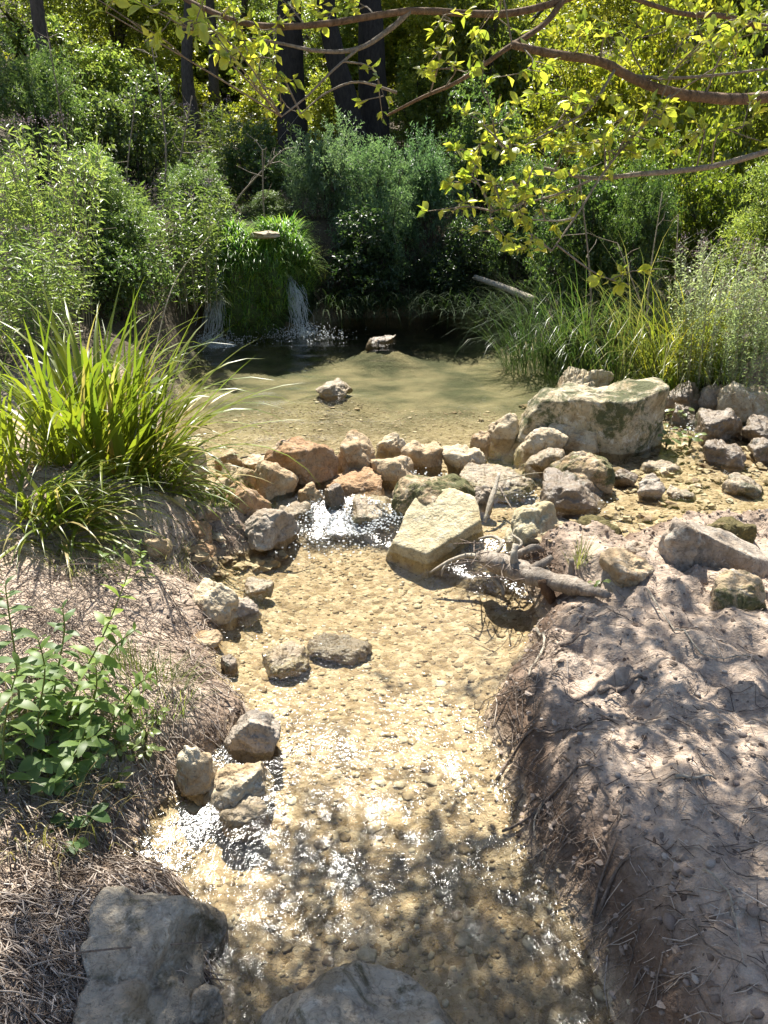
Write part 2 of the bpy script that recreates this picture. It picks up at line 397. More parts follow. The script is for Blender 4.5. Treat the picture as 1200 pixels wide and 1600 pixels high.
def terrain(x, y):
    """height plus the attributes that go with it"""
    x = np.asarray(x, float).ravel(); y = np.asarray(y, float).ravel(); P = np.stack([x, y], 1)
    s1, s2 = seg_dist(P, STREAM), seg_dist(P, POOL)
    wob = .05 * fbm(np.stack([x * 2.3, y * 2.3, 0 * x], 1), 3, 5) + .018 * fbm(np.stack([x * 11, y * 11, 0 * x], 1), 2, 8)
    sd = np.minimum(s1, s2) + wob * sstep(.3, 1.2, y)
    L = level(x, y)
    cx = np.interp(y, [0, 1, 1.6, 2.2, 3, 3.5, 5, 9], [0, 0, .05, .05, .1, .3, .8, .2])
    right = sstep(-.05, .1, x - cx) * sstep(3.6, 3.1, y)
    nearleft = sstep(.05, -.1, x - cx) * sstep(4.6, 4.0, y)
    back = sstep(6.6, 8.2, y + .35 * np.maximum(0, -x - .5) - .9 * np.maximum(0, x - .8))
    rside = sstep(.9, 2.0, x) * sstep(3.3, 4.2, y) * (1 - back)
    lside = sstep(-.6, -1.3, x) * sstep(4.0, 4.8, y) * (1 - back)
    H = right * .19 + nearleft * .27 + back * 1.08 + rside * .3 + lside * .5
    wid = .30 - .20 * right + .12 * nearleft - .04 * back
    dpos = np.maximum(sd, 0)
    H = H + .10 * (1 - right - nearleft - back - rside - lside).clip(0, 1)
    if True:
        prof = 1 - np.exp(-(dpos / wid) ** 1.25)
    bank = L + .02 * np.minimum(1, dpos / .04) + H * prof
    bank += .10 * dpos.clip(0, 2) * (right * .15 + nearleft * .35)
    # sedge knoll, bank clod, right mound crest
    for (a, b, z, r, h) in [(150, 765, .25, .38, .09), (70, 800, .25, .3, .05), (1150, 1250, .25, .5, .03), (255, 830, .15, .17, .10)]:
        c = W(a, b, z); bank += h * np.exp(-((x - c[0]) ** 2 + (y - c[1]) ** 2) / r ** 2) * np.minimum(1, dpos / .12)
    hill = .16 * np.maximum(0, y - 10.5) + .30 * np.maximum(0, y - 20) + .22 * np.maximum(0, -x - 3.5) * sstep(2, 6, y) + .16 * np.maximum(0, x - 4.5) * sstep(2, 6, y)
    hill = 26 * (1 - np.exp(-hill / 26))
    rough = fbm(np.stack([x * 3.1, y * 3.1, 0 * x], 1), 3, 21) * .025 + fbm(np.stack([x * 14, y * 14, 0 * x], 1), 3, 31) * .011
    rough *= np.minimum(1, dpos / .1) * (1 + 1.2 * right)
    bank = bank + hill + rough
    dneg = np.maximum(-sd, 0)
    poolw = sstep(3.9, 4.6, y) * sstep(1.3, .8, x - .1 * y)
    dam = np.exp(-((y - np.interp(x, DAM_X, DAM_Y) - .1) / .28) ** 2) * sstep(3.0, 3.3, y)
    side = sstep(.95, 1.15, x) * sstep(3.0, 3.3, y) * sstep(5.4, 4.8, y)
    depth = (.035 + .05 * sstep(0, .25, dneg)) * (1 - .5 * dam) * (1 - .6 * side) + poolw * (.06 * sstep(0, .5, dneg) + .12 * sstep(5.8, 8, y) * sstep(0, .8, dneg))
    for (a, b) in [(517, 612), (597, 533)]:
        c = W(a, b, PL); depth = depth * (1 - .75 * np.exp(-((x - c[0]) ** 2 + (y - c[1]) ** 2) / .35 ** 2))
    bedz = L - depth * np.minimum(1, dneg / .04) + fbm(np.stack([x * 4, y * 4, 0 * x], 1), 3, 41) * .012 * np.minimum(1, dneg / .06)
    z = np.where(sd > 0, bank, bedz)
    bed = sstep(.045, -.02, sd)
    face = right * sstep(.26, .08, dpos) * (sd > 0)
    damp = np.clip(sstep(.16, .02, sd) * .8 * (sd > -.02) + face * .55, 0, 1) * (1 - bed)
    deep = poolw * sstep(3.9, 6.4, y)  # far pool mask for the bed colour that imitates dim, reflecting water
    litter = np.clip(sstep(4.6, 5.6, np.hypot(x * .9, y)) + sstep(-1.9, -2.6, x), 0, 1) * (sd > 0)
    return z, dict(bed=bed, damp=damp, deep=deep, litter=litter), sd

def hz(x, y): return float(terrain([x], [y])[0][0])
def grow(a, b, step, lo, hi, k=1.13):
    c = list(np.arange(a, b, step)); s = step; v = a; left = []
    while v > lo: s *= k; v -= s; left.append(v)
    s = step; v = c[-1]; r_ = []
    while v < hi: s *= k; v += s; r_.append(v)
    return np.array(left[::-1] + c + r_)
GX = grow(-2.3, 2.5, .02, -350, 350); GY = grow(.55, 5.2, .02, -200, 500, 1.07)
gx, gy = np.meshgrid(GX, GY); nz, at, gsd = terrain(gx, gy)
nx, ny = len(GX), len(GY)
i = np.arange(ny - 1)[:, None] * nx + np.arange(nx - 1)[None, :]
quads = np.stack([i, i + 1, i + nx + 1, i + nx], -1).reshape(-1, 4)
obj('ground', mesh_data('ground', np.stack([gx.ravel(), gy.ravel(), nz], 1), quads, M['ground'], True, at), kind='structure')

NZ = nz.reshape(ny, nx)
def hz(x, y):
    i = min(nx - 2, max(0, int(np.searchsorted(GX, x)) - 1)); j = min(ny - 2, max(0, int(np.searchsorted(GY, y)) - 1))
    u = (x - GX[i]) / (GX[i + 1] - GX[i]); v = (y - GY[j]) / (GY[j + 1] - GY[j])
    return float((NZ[j, i] * (1 - u) + NZ[j, i + 1] * u) * (1 - v) + (NZ[j + 1, i] * (1 - u) + NZ[j + 1, i + 1] * u) * v)

def on(px, py, z=.2):
    for _ in range(4): p = W(px, py, z); z = hz(p[0], p[1])
    return np.array([p[0], p[1], z])

# water: one sheet at the level of the pool behind the dam, dropping to the stream in front of it
WX = np.arange(-2.9, 5.0, .028); WY = np.concatenate([np.arange(-1.4, 5.0, .028), np.arange(5.0, 9.6, .05)])
wx, wy = np.meshgrid(WX, WY); x, y = wx.ravel(), wy.ravel()
lv = level(x, y); dd = y - np.interp(x, DAM_X, DAM_Y)
riff = np.exp(-((dd + .06) / .2) ** 2) * sstep(-1.1, -.7, x) * sstep(1.3, .8, x)
near = sstep(2.3, 1.6, y)
rp = fbm(np.stack([x * 9, y * 6, 0 * x], 1), 3, 61)
poolm = sstep(4.2, 5.2, y)
sw = fbm(np.stack([x * 3.2, y * 8.5, 0 * x], 1), 3, 66)
wz = lv + rp * (.0025 + .006 * near + .016 * riff) + sw * .006 * poolm
ch = W(500, 800, 0); chute = np.exp(-((x - W(540, 830, 0)[0]) / .26) ** 2 - ((y - W(540, 825, 0)[1]) / .17) ** 2)
f1 = W(345, 540, PL); f2 = W(480, 512, PL)
ff = np.exp(-((x - f1[0]) / .28) ** 2 - ((y - f1[1]) / .22) ** 2) + .9 * np.exp(-((x - f2[0]) / .2) ** 2 - ((y - f2[1]) / .25) ** 2)
c3 = W(880, 800, .05); chute2 = .55 * np.exp(-((x - c3[0]) / .22) ** 2 - ((y - c3[1]) / .2) ** 2)
foam = np.clip(.95 * chute + chute2 + 1.25 * ff + .25 * riff, 0, 1)
chop = np.clip(.42 + .16 * sstep(3.4, 2.6, y) + .45 * near + .7 * riff + .12 * sstep(3.2, 2.4, y) + .5 * ff, 0, 1)
tz, _, tsd = terrain(x, y)
mx_, my_ = len(WX), len(WY)
i = np.arange(my_ - 1)[:, None] * mx_ + np.arange(mx_ - 1)[None, :]
wq = np.stack([i, i + 1, i + mx_ + 1, i + mx_], -1).reshape(-1, 4)
keep = (tsd[wq] < .12).any(1)
obj('water', mesh_data('water', np.stack([x, y, wz], 1), wq[keep], M['water'], True, {'foam': foam, 'chop': chop}), kind='structure')

# ------------------------------------------------------------------ rocks
import bmesh
_bm = bmesh.new(); bmesh.ops.create_icosphere(_bm, subdivisions=6, radius=1)
ICO = np.array([v.co[:] for v in _bm.verts]); ICOF = np.array([[v.index for v in f.verts] for f in _bm.faces]); _bm.free()
_bm = bmesh.new(); bmesh.ops.create_icosphere(_bm, subdivisions=5, radius=1)
ICO4 = np.array([v.co[:] for v in _bm.verts]); ICO4F = np.array([[v.index for v in f.verts] for f in _bm.faces]); _bm.free()
_bm = bmesh.new(); bmesh.ops.create_icosphere(_bm, subdivisions=2, radius=1)
ICO2 = np.array([v.co[:] for v in _bm.verts]); ICO2F = np.array([[v.index for v in f.verts] for f in _bm.faces]); _bm.free()
_bm = bmesh.new(); bmesh.ops.create_icosphere(_bm, subdivisions=1, radius=1)
ICO1 = np.array([v.co[:] for v in _bm.verts]); ICO1F = np.array([[v.index for v in f.verts] for f in _bm.faces]); _bm.free()

def rock_shape(half, seed, angular=.6, rough=1.0, planes=None, fine=False, sharp=22):
    """polytope of random cut planes with rounded edges, then weathered"""
    r = rs(seed); U = ICO if fine else ICO4; Fc = ICOF if fine else ICO4F
    half = np.asarray(half, float)
    if planes is None:
        m_ = 9; n = unit(r.randn(m_, 3) * np.array([1, 1, .9])); d = .42 + .45 * r.rand(m_) + (1 - angular) * .2
        n = np.vstack([n, unit(np.array([[r.normal(0, .25), r.normal(-.1, .2), 1]])), [[0, 0, -1]]]); d = np.append(d, [.62 + .2 * r.rand(), .9])
        c = np.maximum(U @ n.T, 1e-3) / d
        inv = (np.sum(c ** sharp, 1) + 1.0) ** (1 / sharp)
        V = U / inv[:, None]
        V = V / np.abs(V).max(0) * half
    else:
        n = unit(np.array([p[:3] for p in planes], float)); d = np.array([p[3] for p in planes])
        c = np.maximum(U @ n.T, 1e-4) / d
        V = U / ((np.sum(c ** (sharp * 1.6), 1)) ** (1 / (sharp * 1.6)))[:, None]
    s = half.mean(); off = r.rand(3) * 50
    nrm = unit(V / half ** 2) if planes is None else unit(V)
    q = V / s
    dsp = .17 * fbm(q * 1.3 + off, 2, seed) + .12 * (np.abs(fbm(q * 2.2 + off, 3, seed + 3)) - .3) + .03 * fbm(q * 7 + off, 3, seed + 5)
    if fine: dsp = dsp * .8 + .011 * fbm(q * 22 + off, 3, seed + 9)
    return V + nrm * (dsp * s * rough)[:, None], Fc

ROCK_N = [0]
def seat(V, x, y, zc):
    g = hz(x, y) - .025 - zc; lo = V[:, 2].min(); low = V[:, 2] < 0
    if g < lo and g > -.45: V = V.copy(); V[low, :2] *= (1 + .35 * np.minimum(1, V[low, 2] / lo))[:, None]; V[low, 2] *= g / lo
    return V
def place_rock(box, mat, label, z0=None, sink=.22, deep=.85, angular=.6, rough=1.0, rot=None, name='rock', group=None, fine=None):
    x0, y0, x1, y1 = box; ROCK_N[0] += 1; seed = 100 + ROCK_N[0]
    cx, cy = (x0 + x1) / 2, (y0 + y1) / 2
    zz = z0 if z0 is not None else .05
    for _ in range(4):
        b = W(cx, y1 - .2 * (y1 - y0), zz)
        if z0 is None: zz = hz(b[0], b[1])
    dep = float(project(W(cx, cy, zz))[2]); del_ = math.atan2(-ray(cx, cy)[2], math.hypot(*ray(cx, cy)[:2]))
    w = (x1 - x0) * dep / F; Hh = (y1 - y0) * dep / F
    d = min(deep * w, .88 * Hh / math.sin(del_))
    h = math.sqrt(max(Hh ** 2 - (d * math.sin(del_)) ** 2, (.13 * w) ** 2)) / math.cos(del_)
    h_full = 2 * h / (1.35 - sink); zc = zz + h - h_full / 2
    vis = W(cx, cy, zz + h * .45)
    V, Fc = rock_shape((w / 2, d / 2, h_full / 2), seed, angular, rough, fine=fine if fine is not None else (x1 - x0) > 75)
    a = rs(seed).uniform(-.25, .25) if rot is None else rot
    ca, sa = math.cos(a), math.sin(a)
    V = V @ np.array([[ca, sa, 0], [-sa, ca, 0], [0, 0, 1]])
    V = seat(V, vis[0], vis[1], zc) if name == 'rock' else V
    o = obj(name, mesh_data('rock', V, Fc, M[mat]), None, (vis[0], vis[1], zc), label=label, cat='rock', group=group)
    return o

S = 0.0
ROCKS = [
 # the dam, left to right
 ((270, 690, 334, 757), 'r_cream', 'pale blocky rock at the left end of the dam against the sedge', .09),
 ((334, 703, 374, 731), 'r_tan', 'small tan rock behind the yellowish mossy one on the dam', .1),
 ((326, 721, 400, 768), 'r_moss', 'yellowish rounded rock with moss patches beside the pale blocky rock', .08),
 ((376, 711, 424, 730), 'r_cream', 'low flat tan stone peeking out behind the angular dam rock', .1),
 ((398, 721, 457, 777), 'r_tan', 'angular tan rock with sunlit top left of the large brown one', .08),
 ((420, 692, 519, 757), 'r_brown', 'largest brown orange rock of the dam with smooth sloping face', .08),
 ((517, 679, 585, 737), 'r_tan', 'upright lumpy rock standing above the long loaf shaped stone', .09),
 ((507, 730, 615, 771), 'r_brown', 'long smooth loaf shaped stone lying in the middle of the dam', .08),
 ((583, 707, 646, 750), 'r_tan', 'tan rock wedged at the right end of the loaf shaped stone', .08),
 ((590, 679, 632, 710), 'r_cream', 'small pale rock half under water just behind the dam', .08),
 ((630, 692, 694, 731), 'r_tan', 'low rock with a knob on top, in the dam gap', .08),
 ((690, 695, 757, 733), 'r_cream', 'pale rounded rock with wet base right of the knobbed one', .08),
 ((342, 752, 416, 810), 'r_brown', 'brown domed rock in front of the yellowish mossy rock', .03),
 ((370, 793, 468, 852), 'r_grey', 'rough flat grey brown rock at the stream edge below the domed rock', -.01),
 ((466, 752, 506, 787), 'r_tan', 'small reddish stone at the head of the white riffle', .06),
 ((504, 758, 538, 803), 'r_wetdark', 'small dark upright stone splitting the water below the loaf stone', .02),
 ((531, 770, 626, 812), 'r_wet', 'greenish wet rock with water sheeting over it below the loaf stone', .02),
 ((415, 780, 490, 820), 'r_wet', 'pale rock awash left of the white riffle', .0),
 # centre and right of the dam
 ((700, 724, 826, 769), 'r_wet', 'wide flat wet slab awash behind the leaning stick', .06),
 ((620, 745, 742, 816), 'r_moss', 'broad flat topped rock with dark front just behind the pale slab', .03),
 ((735, 752, 770, 800), 'r_grey', 'dark grey rock at the foot of the leaning stick', .04),
 ((795, 793, 877, 874), 'r_slab', 'pale smooth rounded rock right of the driftwood tangle', .03),
 ((757, 649, 816, 688), 'r_cream', 'knobbly cream rock in the pool left of the boulder group', .07),
 ((735, 674, 771, 699), 'r_tan', 'tiny tan stone at the water in front of the knobbly cream rock', .09),
 ((815, 641, 869, 675), 'r_cream', 'cream rock touching the left foot of the big boulder', .1),
 ((815, 664, 892, 707), 'r_cream', 'pale lumpy rock in front of the cream rock by the boulder', .08),
 ((862, 650, 937, 700), 'r_cream', 'pale pitted rock leaning against the front of the boulder', .1),
 ((826, 699, 888, 738), 'r_wet', 'wet cream rock below the pale lumpy rock', .06),
 ((868, 693, 961, 772), 'r_moss', 'large sloping rock with mossy lower edge in front of the boulder', .05),
 ((833, 733, 942, 797), 'r_wetdark', 'dark greenish wet rock with water running over its back', .04),
 ((892, 808, 973, 872), 'r_moss2', 'shaggy moss covered lump between the two channels', .05),
 ((960, 735, 998, 761), 'r_wetdark', 'dark wet stone at the mouth of the side channel', .08),
 ((994, 744, 1035, 779), 'r_grey', 'stone with white top and dark wet front in the side channel', .08),
 ((1004, 716, 1061, 736), 'r_wet', 'flat pale stone awash below the boulder in the side channel', .085),
 ((1040, 760, 1082, 778), 'r_wet', 'small flat stone barely breaking the side channel', .085),
 ((1132, 743, 1188, 771), 'r_wet', 'low pale stone awash at the right of the side channel', .085),
 ((872, 570, 953, 608), 'r_cream', 'pale slanted rock behind the big boulder', .1),
 ((888, 594, 932, 612), 'r_cream', 'small pale stone tucked behind the top edge of the boulder', .1),
 ((1094, 604, 1146, 644), 'r_grey', 'grey tan upright rock at the right shore below the tall grass', .1),
 ((1134, 606, 1205, 654), 'r_cream', 'large pale rock at the right frame edge beside the tan upright one', .1),
 ((1170, 561, 1215, 598), 'r_grey', 'rounded grey rock under the white flowered plants at the right edge', .3),
 ((1132, 596, 1188, 622), 'r_cream', 'flat pale rock resting behind the two right shore rocks', .25),
 ((1095, 688, 1157, 724), 'r_wetdark', 'dark mossy rock in the small cascade on the right', .09),
 ((1078, 640, 1158, 684), 'r_wetdark', 'wet glistening slab of the small right hand cascade', .1),
 ((1045, 600, 1092, 636), 'r_wetdark', 'dark wet rock right of the boulder below the grass', .12),
 ((1048, 632, 1085, 660), 'r_wetdark', 'low wet rock close to the right corner of the boulder', .1),
 ((1160, 655, 1215, 690), 'r_wetdark', 'wet purple grey rock at the right edge in the cascade', .1),
 ((1170, 684, 1215, 718), 'r_wetdark', 'dark blocky rock at the right frame edge below the cascade', .09),
 ((1030, 811, 1097, 872), 'r_grey', 'grey block standing at the upper edge of the right bank', None),
 ((1100, 806, 1180, 850), 'r_moss2', 'mossy rock behind the long sloping grey rock', None),
 ((1105, 893, 1200, 952), 'r_moss', 'brown half buried rock with moss below the long sloping rock', None),
 ((938, 858, 1018, 905), 'r_tan', 'reddish half buried rock at the crest of the right bank', None),
 ((975, 842, 1015, 868), 'r_grey', 'small grey stone beside the mossy lump', None),
 # along the stream
 ((298, 893, 378, 962), 'r_cream', 'pale rock with dark pitted underside on the left stream bank', .0),
 ((355, 930, 406, 961), 'r_grey', 'low rough end of stone beside the pale left bank rock', -.01),
 ((376, 900, 425, 928), 'r_wet', 'small jagged stone just breaking the stream near the left bank', -.02),
 ((392, 1000, 485, 1053), 'r_wet', 'flat wet rock awash in the middle of the stream', -.055),
 ((480, 985, 577, 1034), 'r_wetdark', 'low dark rock under the ripples in the middle of the stream', -.085),
 ((288, 984, 346, 1013), 'r_tan', 'small tan stone at the edge of the left bank litter', .0),
 ((340, 1019, 371, 1046), 'r_wetdark', 'small dark stone at the left waterline beside the awash rock', -.01),
 ((352, 1103, 440, 1178), 'r_grey', 'cracked grey rock at the left waterline above the pale flat one', -.02),
 ((324, 1178, 428, 1250), 'r_cream', 'pale flat topped rock jutting into the stream from the left', -.01),
 ((343, 1240, 416, 1293), 'r_wet', 'submerged ochre stone in front of the pale flat topped rock', -.04),
 ((268, 1155, 332, 1222), 'r_cream', 'cream rock with dark hollow beside the leafy bramble', .02),
 ((290, 1543, 349, 1594), 'r_shade', 'small grey stone between the two large bottom rocks', -.03),
 ((488, 595, 546, 616), 'r_wet', 'lone wet glinting stone in the middle of the pool', .095),
 ((576, 523, 620, 535), 'r_wetdark', 'dark low stone at the far shaded end of the pool', .085),
 ((248, 800, 300, 836), 'r_brown', 'brown earthy stone sticking out under the drooping sedge', None),
 ((292, 848, 338, 874), 'r_brown', 'low brown stone at the foot of the left bank above the stream', None),
 ((228, 838, 272, 868), 'r_tan', 'tan stone half buried in the litter left of the earthy clod', None),
 ((298, 786, 342, 812), 'r_grey', 'small grey stone between the bank grass and the domed rock', None),
 ((284, 814, 332, 853), 'r_brown', 'earthy brown clod like stone on the left bank under the sedge', .06),
]
for r_ in ROCKS:
    box, mat, lab, zz = r_
    w_ = (box[2] - box[0]); ang = .75 if mat in ('r_grey', 'r_cream') else .5
    place_rock(box, mat, lab, zz, deep=1.15 if 'wet' in mat else .95, angular=ang, sink=.0 if 'wet' in mat else .1)

def plane_rock(label, mat, centre, planes, seed, rough=.6, name='rock', sharp=14):
    V, Fc = rock_shape((.4, .3, .25), seed, planes=planes, fine=True, rough=rough, sharp=sharp)
    V = seat(V, centre[0], centre[1], centre[2])
    return obj(name, mesh_data(name, V, Fc, M[mat]), None, tuple(centre), label=label, cat='rock')

# the big flat-topped boulder: long, its top tilting left, a pale flat face at the right front
c = W(938, 672, .2)
plane_rock('big flat topped mossy boulder with a pale face on its right', 'r_boulder', (c[0] + .01, c[1] + .10, .22),
           [(-.11, -.10, 1, .20), (0, 0, -1, .35), (-.42, -1, .10, .20), (.62, -1, .05, .27), (1, .12, .08, .40), (-1, .05, .45, .40), (0, 1, .1, .16), (-.6, .9, .2, .35), (-1, -.7, .2, .43)], 7, .7, 'boulder', 20)
# the pale slab in front of the dam, one big sunlit face tilting to the camera
c = W(690, 850, .02)
plane_rock('large pale slab with a flat sunlit face tilting to the stream', 'r_slab', (c[0] - .01, c[1] + .05, .02),
           [(-.30, -.42, 1, .125), (0, 0, -1, .2), (-.75, -1, -.12, .21), (.5, -1, -.15, .16), (1, .1, .2, .21), (-1, .35, .3, .19), (.1, 1, .3, .2), (.7, .8, .3, .2)], 17, .3, 'rock', 22)
c = on(1128, 885, .22)
plane_rock('long sloping grey rock on the right bank edge', 'r_grey', (c[0], c[1] + .03, c[2] + .035),
           [(.42, -.12, 1, .072), (0, 0, -1, .12), (-.25, -1, .15, .075), (-1, -.2, .12, .15), (1, .1, .2, .17), (.1, 1, .35, .08), (.6, -1, .3, .12)], 47, .4, 'rock', 24)
# the two big shaded rocks at the bottom of the picture
c = W(205, 1500, .08)
plane_rock('large shaded grey rock with a pale ridge at the bottom left', 'r_shade', (c[0], c[1], .0),
           [(.1, -.1, 1, .12), (0, 0, -1, .2), (1, -.25, .45, .10), (-1, -.15, .6, .13), (.15, 1, .6, .14), (0, -1, .35, .2), (.8, .8, .5, .17), (-.8, .8, .6, .17), (.8, -.9, .4, .15)], 27, 1.0)
c = W(565, 1590, .02)
plane_rock('dark grey rock cut by the bottom frame edge in the stream', 'r_shade', (c[0], c[1] - .05, -.04),
           [(.05, .15, 1, .13), (0, 0, -1, .2), (1, .1, .3, .19), (-1, .2, .8, .17), (-.4, 1, .55, .14), (.5, 1, .45, .17), (0, -1, .3, .25)], 37, .6)

# ------------------------------------------------------------------ gravel, pebbles, litter
_I1, _I1F = ICO1, ICO1F
def scatter_pebbles(name, n, xy, zf, smin, smax, mat, seed, flat=.55, big=False, rough_=False, **kw):
    ICO1, ICO1F = (ICO2, ICO2F) if big else (_I1, _I1F)
    r = rs(seed); n = len(xy); s = smin + (smax - smin) * r.rand(n) ** 2.6
    z = zf
    a = r.rand(n) * 6.28; el = .65 + .5 * r.rand(n)
    V = ICO1[None] * (1 + (1.0 if rough_ else .5) * (r.rand(n, len(ICO1), 1) - .5))
    V = V * np.stack([s, s * el, s * flat * (.7 + .5 * r.rand(n))], 1)[:, None, :]
    ca, sa = np.cos(a)[:, None], np.sin(a)[:, None]
    X = V[..., 0] * ca - V[..., 1] * sa; Y = V[..., 0] * sa + V[..., 1] * ca
    V = np.stack([X + xy[:, 0, None], Y + xy[:, 1, None], V[..., 2] + z[:, None] + s[:, None] * flat * .05], -1).reshape(-1, 3)
    Fc = (ICO1F[None] + (np.arange(n) * len(ICO1))[:, None, None]).reshape(-1, 3)
    t = np.repeat(r.rand(n), len(ICO1))
    return obj(name, mesh_data(name, V, Fc, M[mat], not rough_, {'tint': t}), **kw)
r = rs(3)
xy = np.stack([r.uniform(-1.3, 3.6, 90000), .55 + 5.2 * r.rand(90000) ** 1.25], 1)
z, _, sd = terrain(xy[:, 0], xy[:, 1]); k = (sd < .03) & (np.abs(xy[:, 0]) < .62 * xy[:, 1] + .35); xy, z = xy[k], z[k]
scatter_pebbles('stream_pebbles', 0, xy[:1500], z[:1500], .008, .024, 'gravel', 4, .32, True, label='larger rounded pebbles scattered over the stream bed', cat='pebbles', kind='stuff')
scatter_pebbles('stream_gravel', 0, xy[1500:17000], z[1500:17000], .003, .012, 'gravel', 6, .45, label='ochre gravel and small pebbles covering the stream bed', cat='gravel', kind='stuff')
xy = np.stack([r.uniform(-1.4, 2.0, 30000), r.uniform(.6, 3.6, 30000)], 1)
z, _, sd = terrain(xy[:, 0], xy[:, 1]); k = (sd > .0) & (np.abs(xy[:, 0]) < .6 * xy[:, 1] + .3); xy, z = xy[k][:2200], z[k][:2200]
scatter_pebbles('bank_gravel', 0, xy, z, .0025, .009, 'bankstone', 5, .45, label='crumbs of pale grit strewn over both earth banks', cat='gravel', kind='stuff')
# pebbles one can pick out on the right bank
peb_me = []
for k in range(6):
    rr = rs(60 + k); V = ICO1 * (1 + .3 * (rr.rand(len(ICO1), 1) - .5)) * np.array([1, .7, .5])
    peb_me.append(mesh_data('pebble', V, ICO1F, M['bankstone'], True, {'tint': np.full(len(V), .35 + .12 * k)}))
PEB = [(925, 1085, 10), (945, 1120, 8), (985, 1130, 9), (1010, 1105, 14), (965, 1212, 8), (1005, 1175, 7), (1040, 1190, 9), (1095, 1215, 8), (1150, 1225, 9), (1055, 1375, 9), (1110, 1350, 10), (1040, 1335, 9), (1120, 1300, 7), (950, 1262, 9), (1160, 1150, 9), (890, 1180, 8), (868, 1120, 9), (905, 1152, 7), (1050, 1425, 17), (1075, 1360, 12), (1140, 1445, 10), (975, 1465, 9), (975, 1545, 8), (1090, 1517, 8), (1185, 1580, 9), (1180, 1410, 13), (930, 1330, 7), (1010, 1280, 7), (1090, 1085, 9), (1130, 1060, 8)]
for k, (a, b, s_) in enumerate(PEB):
    zz = .28
    for _ in range(3): p = W(a, b, zz); zz = hz(p[0], p[1])
    o = obj('pebble', peb_me[k % 6], None, (p[0], p[1], zz + .003), label='small pale pebble pressed into the earth of the right bank', cat='pebble', group='pebbles on the right bank')
    o.scale = (s_ * 1.5e-3,) * 3; o.rotation_euler.z = k * 1.3

M['clod'] = pebble_mat('earth_clods', [(0, (.1, .07, .052)), (.5, (.24, .185, .145)), (1, (.42, .34, .275))], .95)
xy = np.stack([r.uniform(-1.6, 2.2, 60000), r.uniform(.6, 4.0, 60000)], 1)
z, _, sd = terrain(xy[:, 0], xy[:, 1]); k = (sd > .0) & (np.abs(xy[:, 0]) < .6 * xy[:, 1] + .3) & ((r.rand(60000) < .25) | (sd < .22)) ; xy, z = xy[k][:6000], z[k][:6000]
scatter_pebbles('earth_crumbs', 0, xy, z - .002, .0025, .013, 'clod', 8, .6, False, True, label='brown earth crumbs and clods on the cut banks', cat='soil', kind='stuff')
# rubble between the dam rocks and in the side channel
px_ = np.concatenate([r.normal(560, 150, 500), r.normal(880, 90, 350), r.normal(1090, 90, 380), r.uniform(280, 480, 150)]); py_ = np.concatenate([r.normal(765, 28, 500), r.normal(760, 50, 350), r.normal(700, 60, 380), r.uniform(760, 900, 150)])
q = np.array([W(a, b, .04) for a, b in zip(px_, np.clip(py_, 600, 950))]); q = q[seg_dist(q[:, :2], np.vstack([STREAM])) > -.12]; z, _, sd = terrain(q[:, 0], q[:, 1])
scatter_pebbles('rubble', 0, q[:, :2], z + .006, .01, .05, 'gravel', 9, .5, True, True, label='small broken stones filling the gaps between the dam rocks', cat='rubble', kind='stuff')
# dry stalks and twigs strewn on the left bank
def sticks(name, n, region, seed, lmin, lmax, rad, mat, lift=.02, **kw):
    r = rs(seed); mb = MB(); c = 0; Vs = []; 
    px = r.uniform(region[0], region[2], n * 3); py = r.uniform(region[1], region[3], n * 3)
    P = np.array([W(a, b, .15) for a, b in zip(px, py)])
    z, _, sd = terrain(P[:, 0], P[:, 1]); k = sd > -.015; P = P[k][:n]; z = z[k][:n]; n = len(P)
    a = np.where(r.rand(n) < .55, r.normal(-.5, .5, n), r.uniform(0, 3.14, n)); Ls = lmin + (lmax - lmin) * r.rand(n) ** 2
    d = np.stack([np.cos(a), np.sin(a), r.normal(0, .12, n)], 1)
    sde = np.stack([-np.sin(a), np.cos(a), 0 * a], 1); bend = r.normal(0, .08, n)
    e0 = P - d * Ls[:, None] / 2; e1 = P + d * Ls[:, None] / 2
    pts = []
    for t in (-.5, 0, .5):
        q = P + d * (Ls * t)[:, None] + sde * (bend * Ls * (1 - 4 * t * t))[:, None]
        gz = terrain(q[:, 0], q[:, 1])[0]; q[:, 2] = gz + .004 + lift * r.rand(n); pts.append(q)
    pts = np.stack(pts, 1); rd = rad * (.5 + r.rand(n))
    up = np.array([0, 0, 1.])
    ring = [np.stack([sde * 1.0, ], 0)[0], -.5 * sde + .87 * up, -.5 * sde - .87 * up]
    V = np.stack([pts + (rd[:, None] * g)[:, None, :] for g in ring], 2)      # n,3,3,3
    V = V.reshape(n, 9, 3)
    q = []
    for sgm in (0, 1):
        for j in range(3): q.append([sgm * 3 + j, sgm * 3 + (j + 1) % 3, sgm * 3 + 3 + (j + 1) % 3, sgm * 3 + 3 + j])
    q = np.array(q); Fc = (q[None] + (np.arange(n) * 9)[:, None, None]).reshape(-1, 4)
    return obj(name, mesh_data(name, V.reshape(-1, 3), Fc, M[mat], True, {'tint': np.repeat(r.rand(n), 9)}), **kw)
sticks('dry_stalk_litter', 6500, (-60, 770, 380, 1640), 11, .02, .12, .0015, 'litter', .02, label='grey brown dry stalks and chaff covering the left bank', cat='litter', kind='stuff')
sticks('root_fibre_litter', 900, (760, 920, 1250, 1640), 12, .02, .09, .0011, 'litter', .006, label='fine dry root fibres and chaff on the right earth bank', cat='litter', kind='stuff')

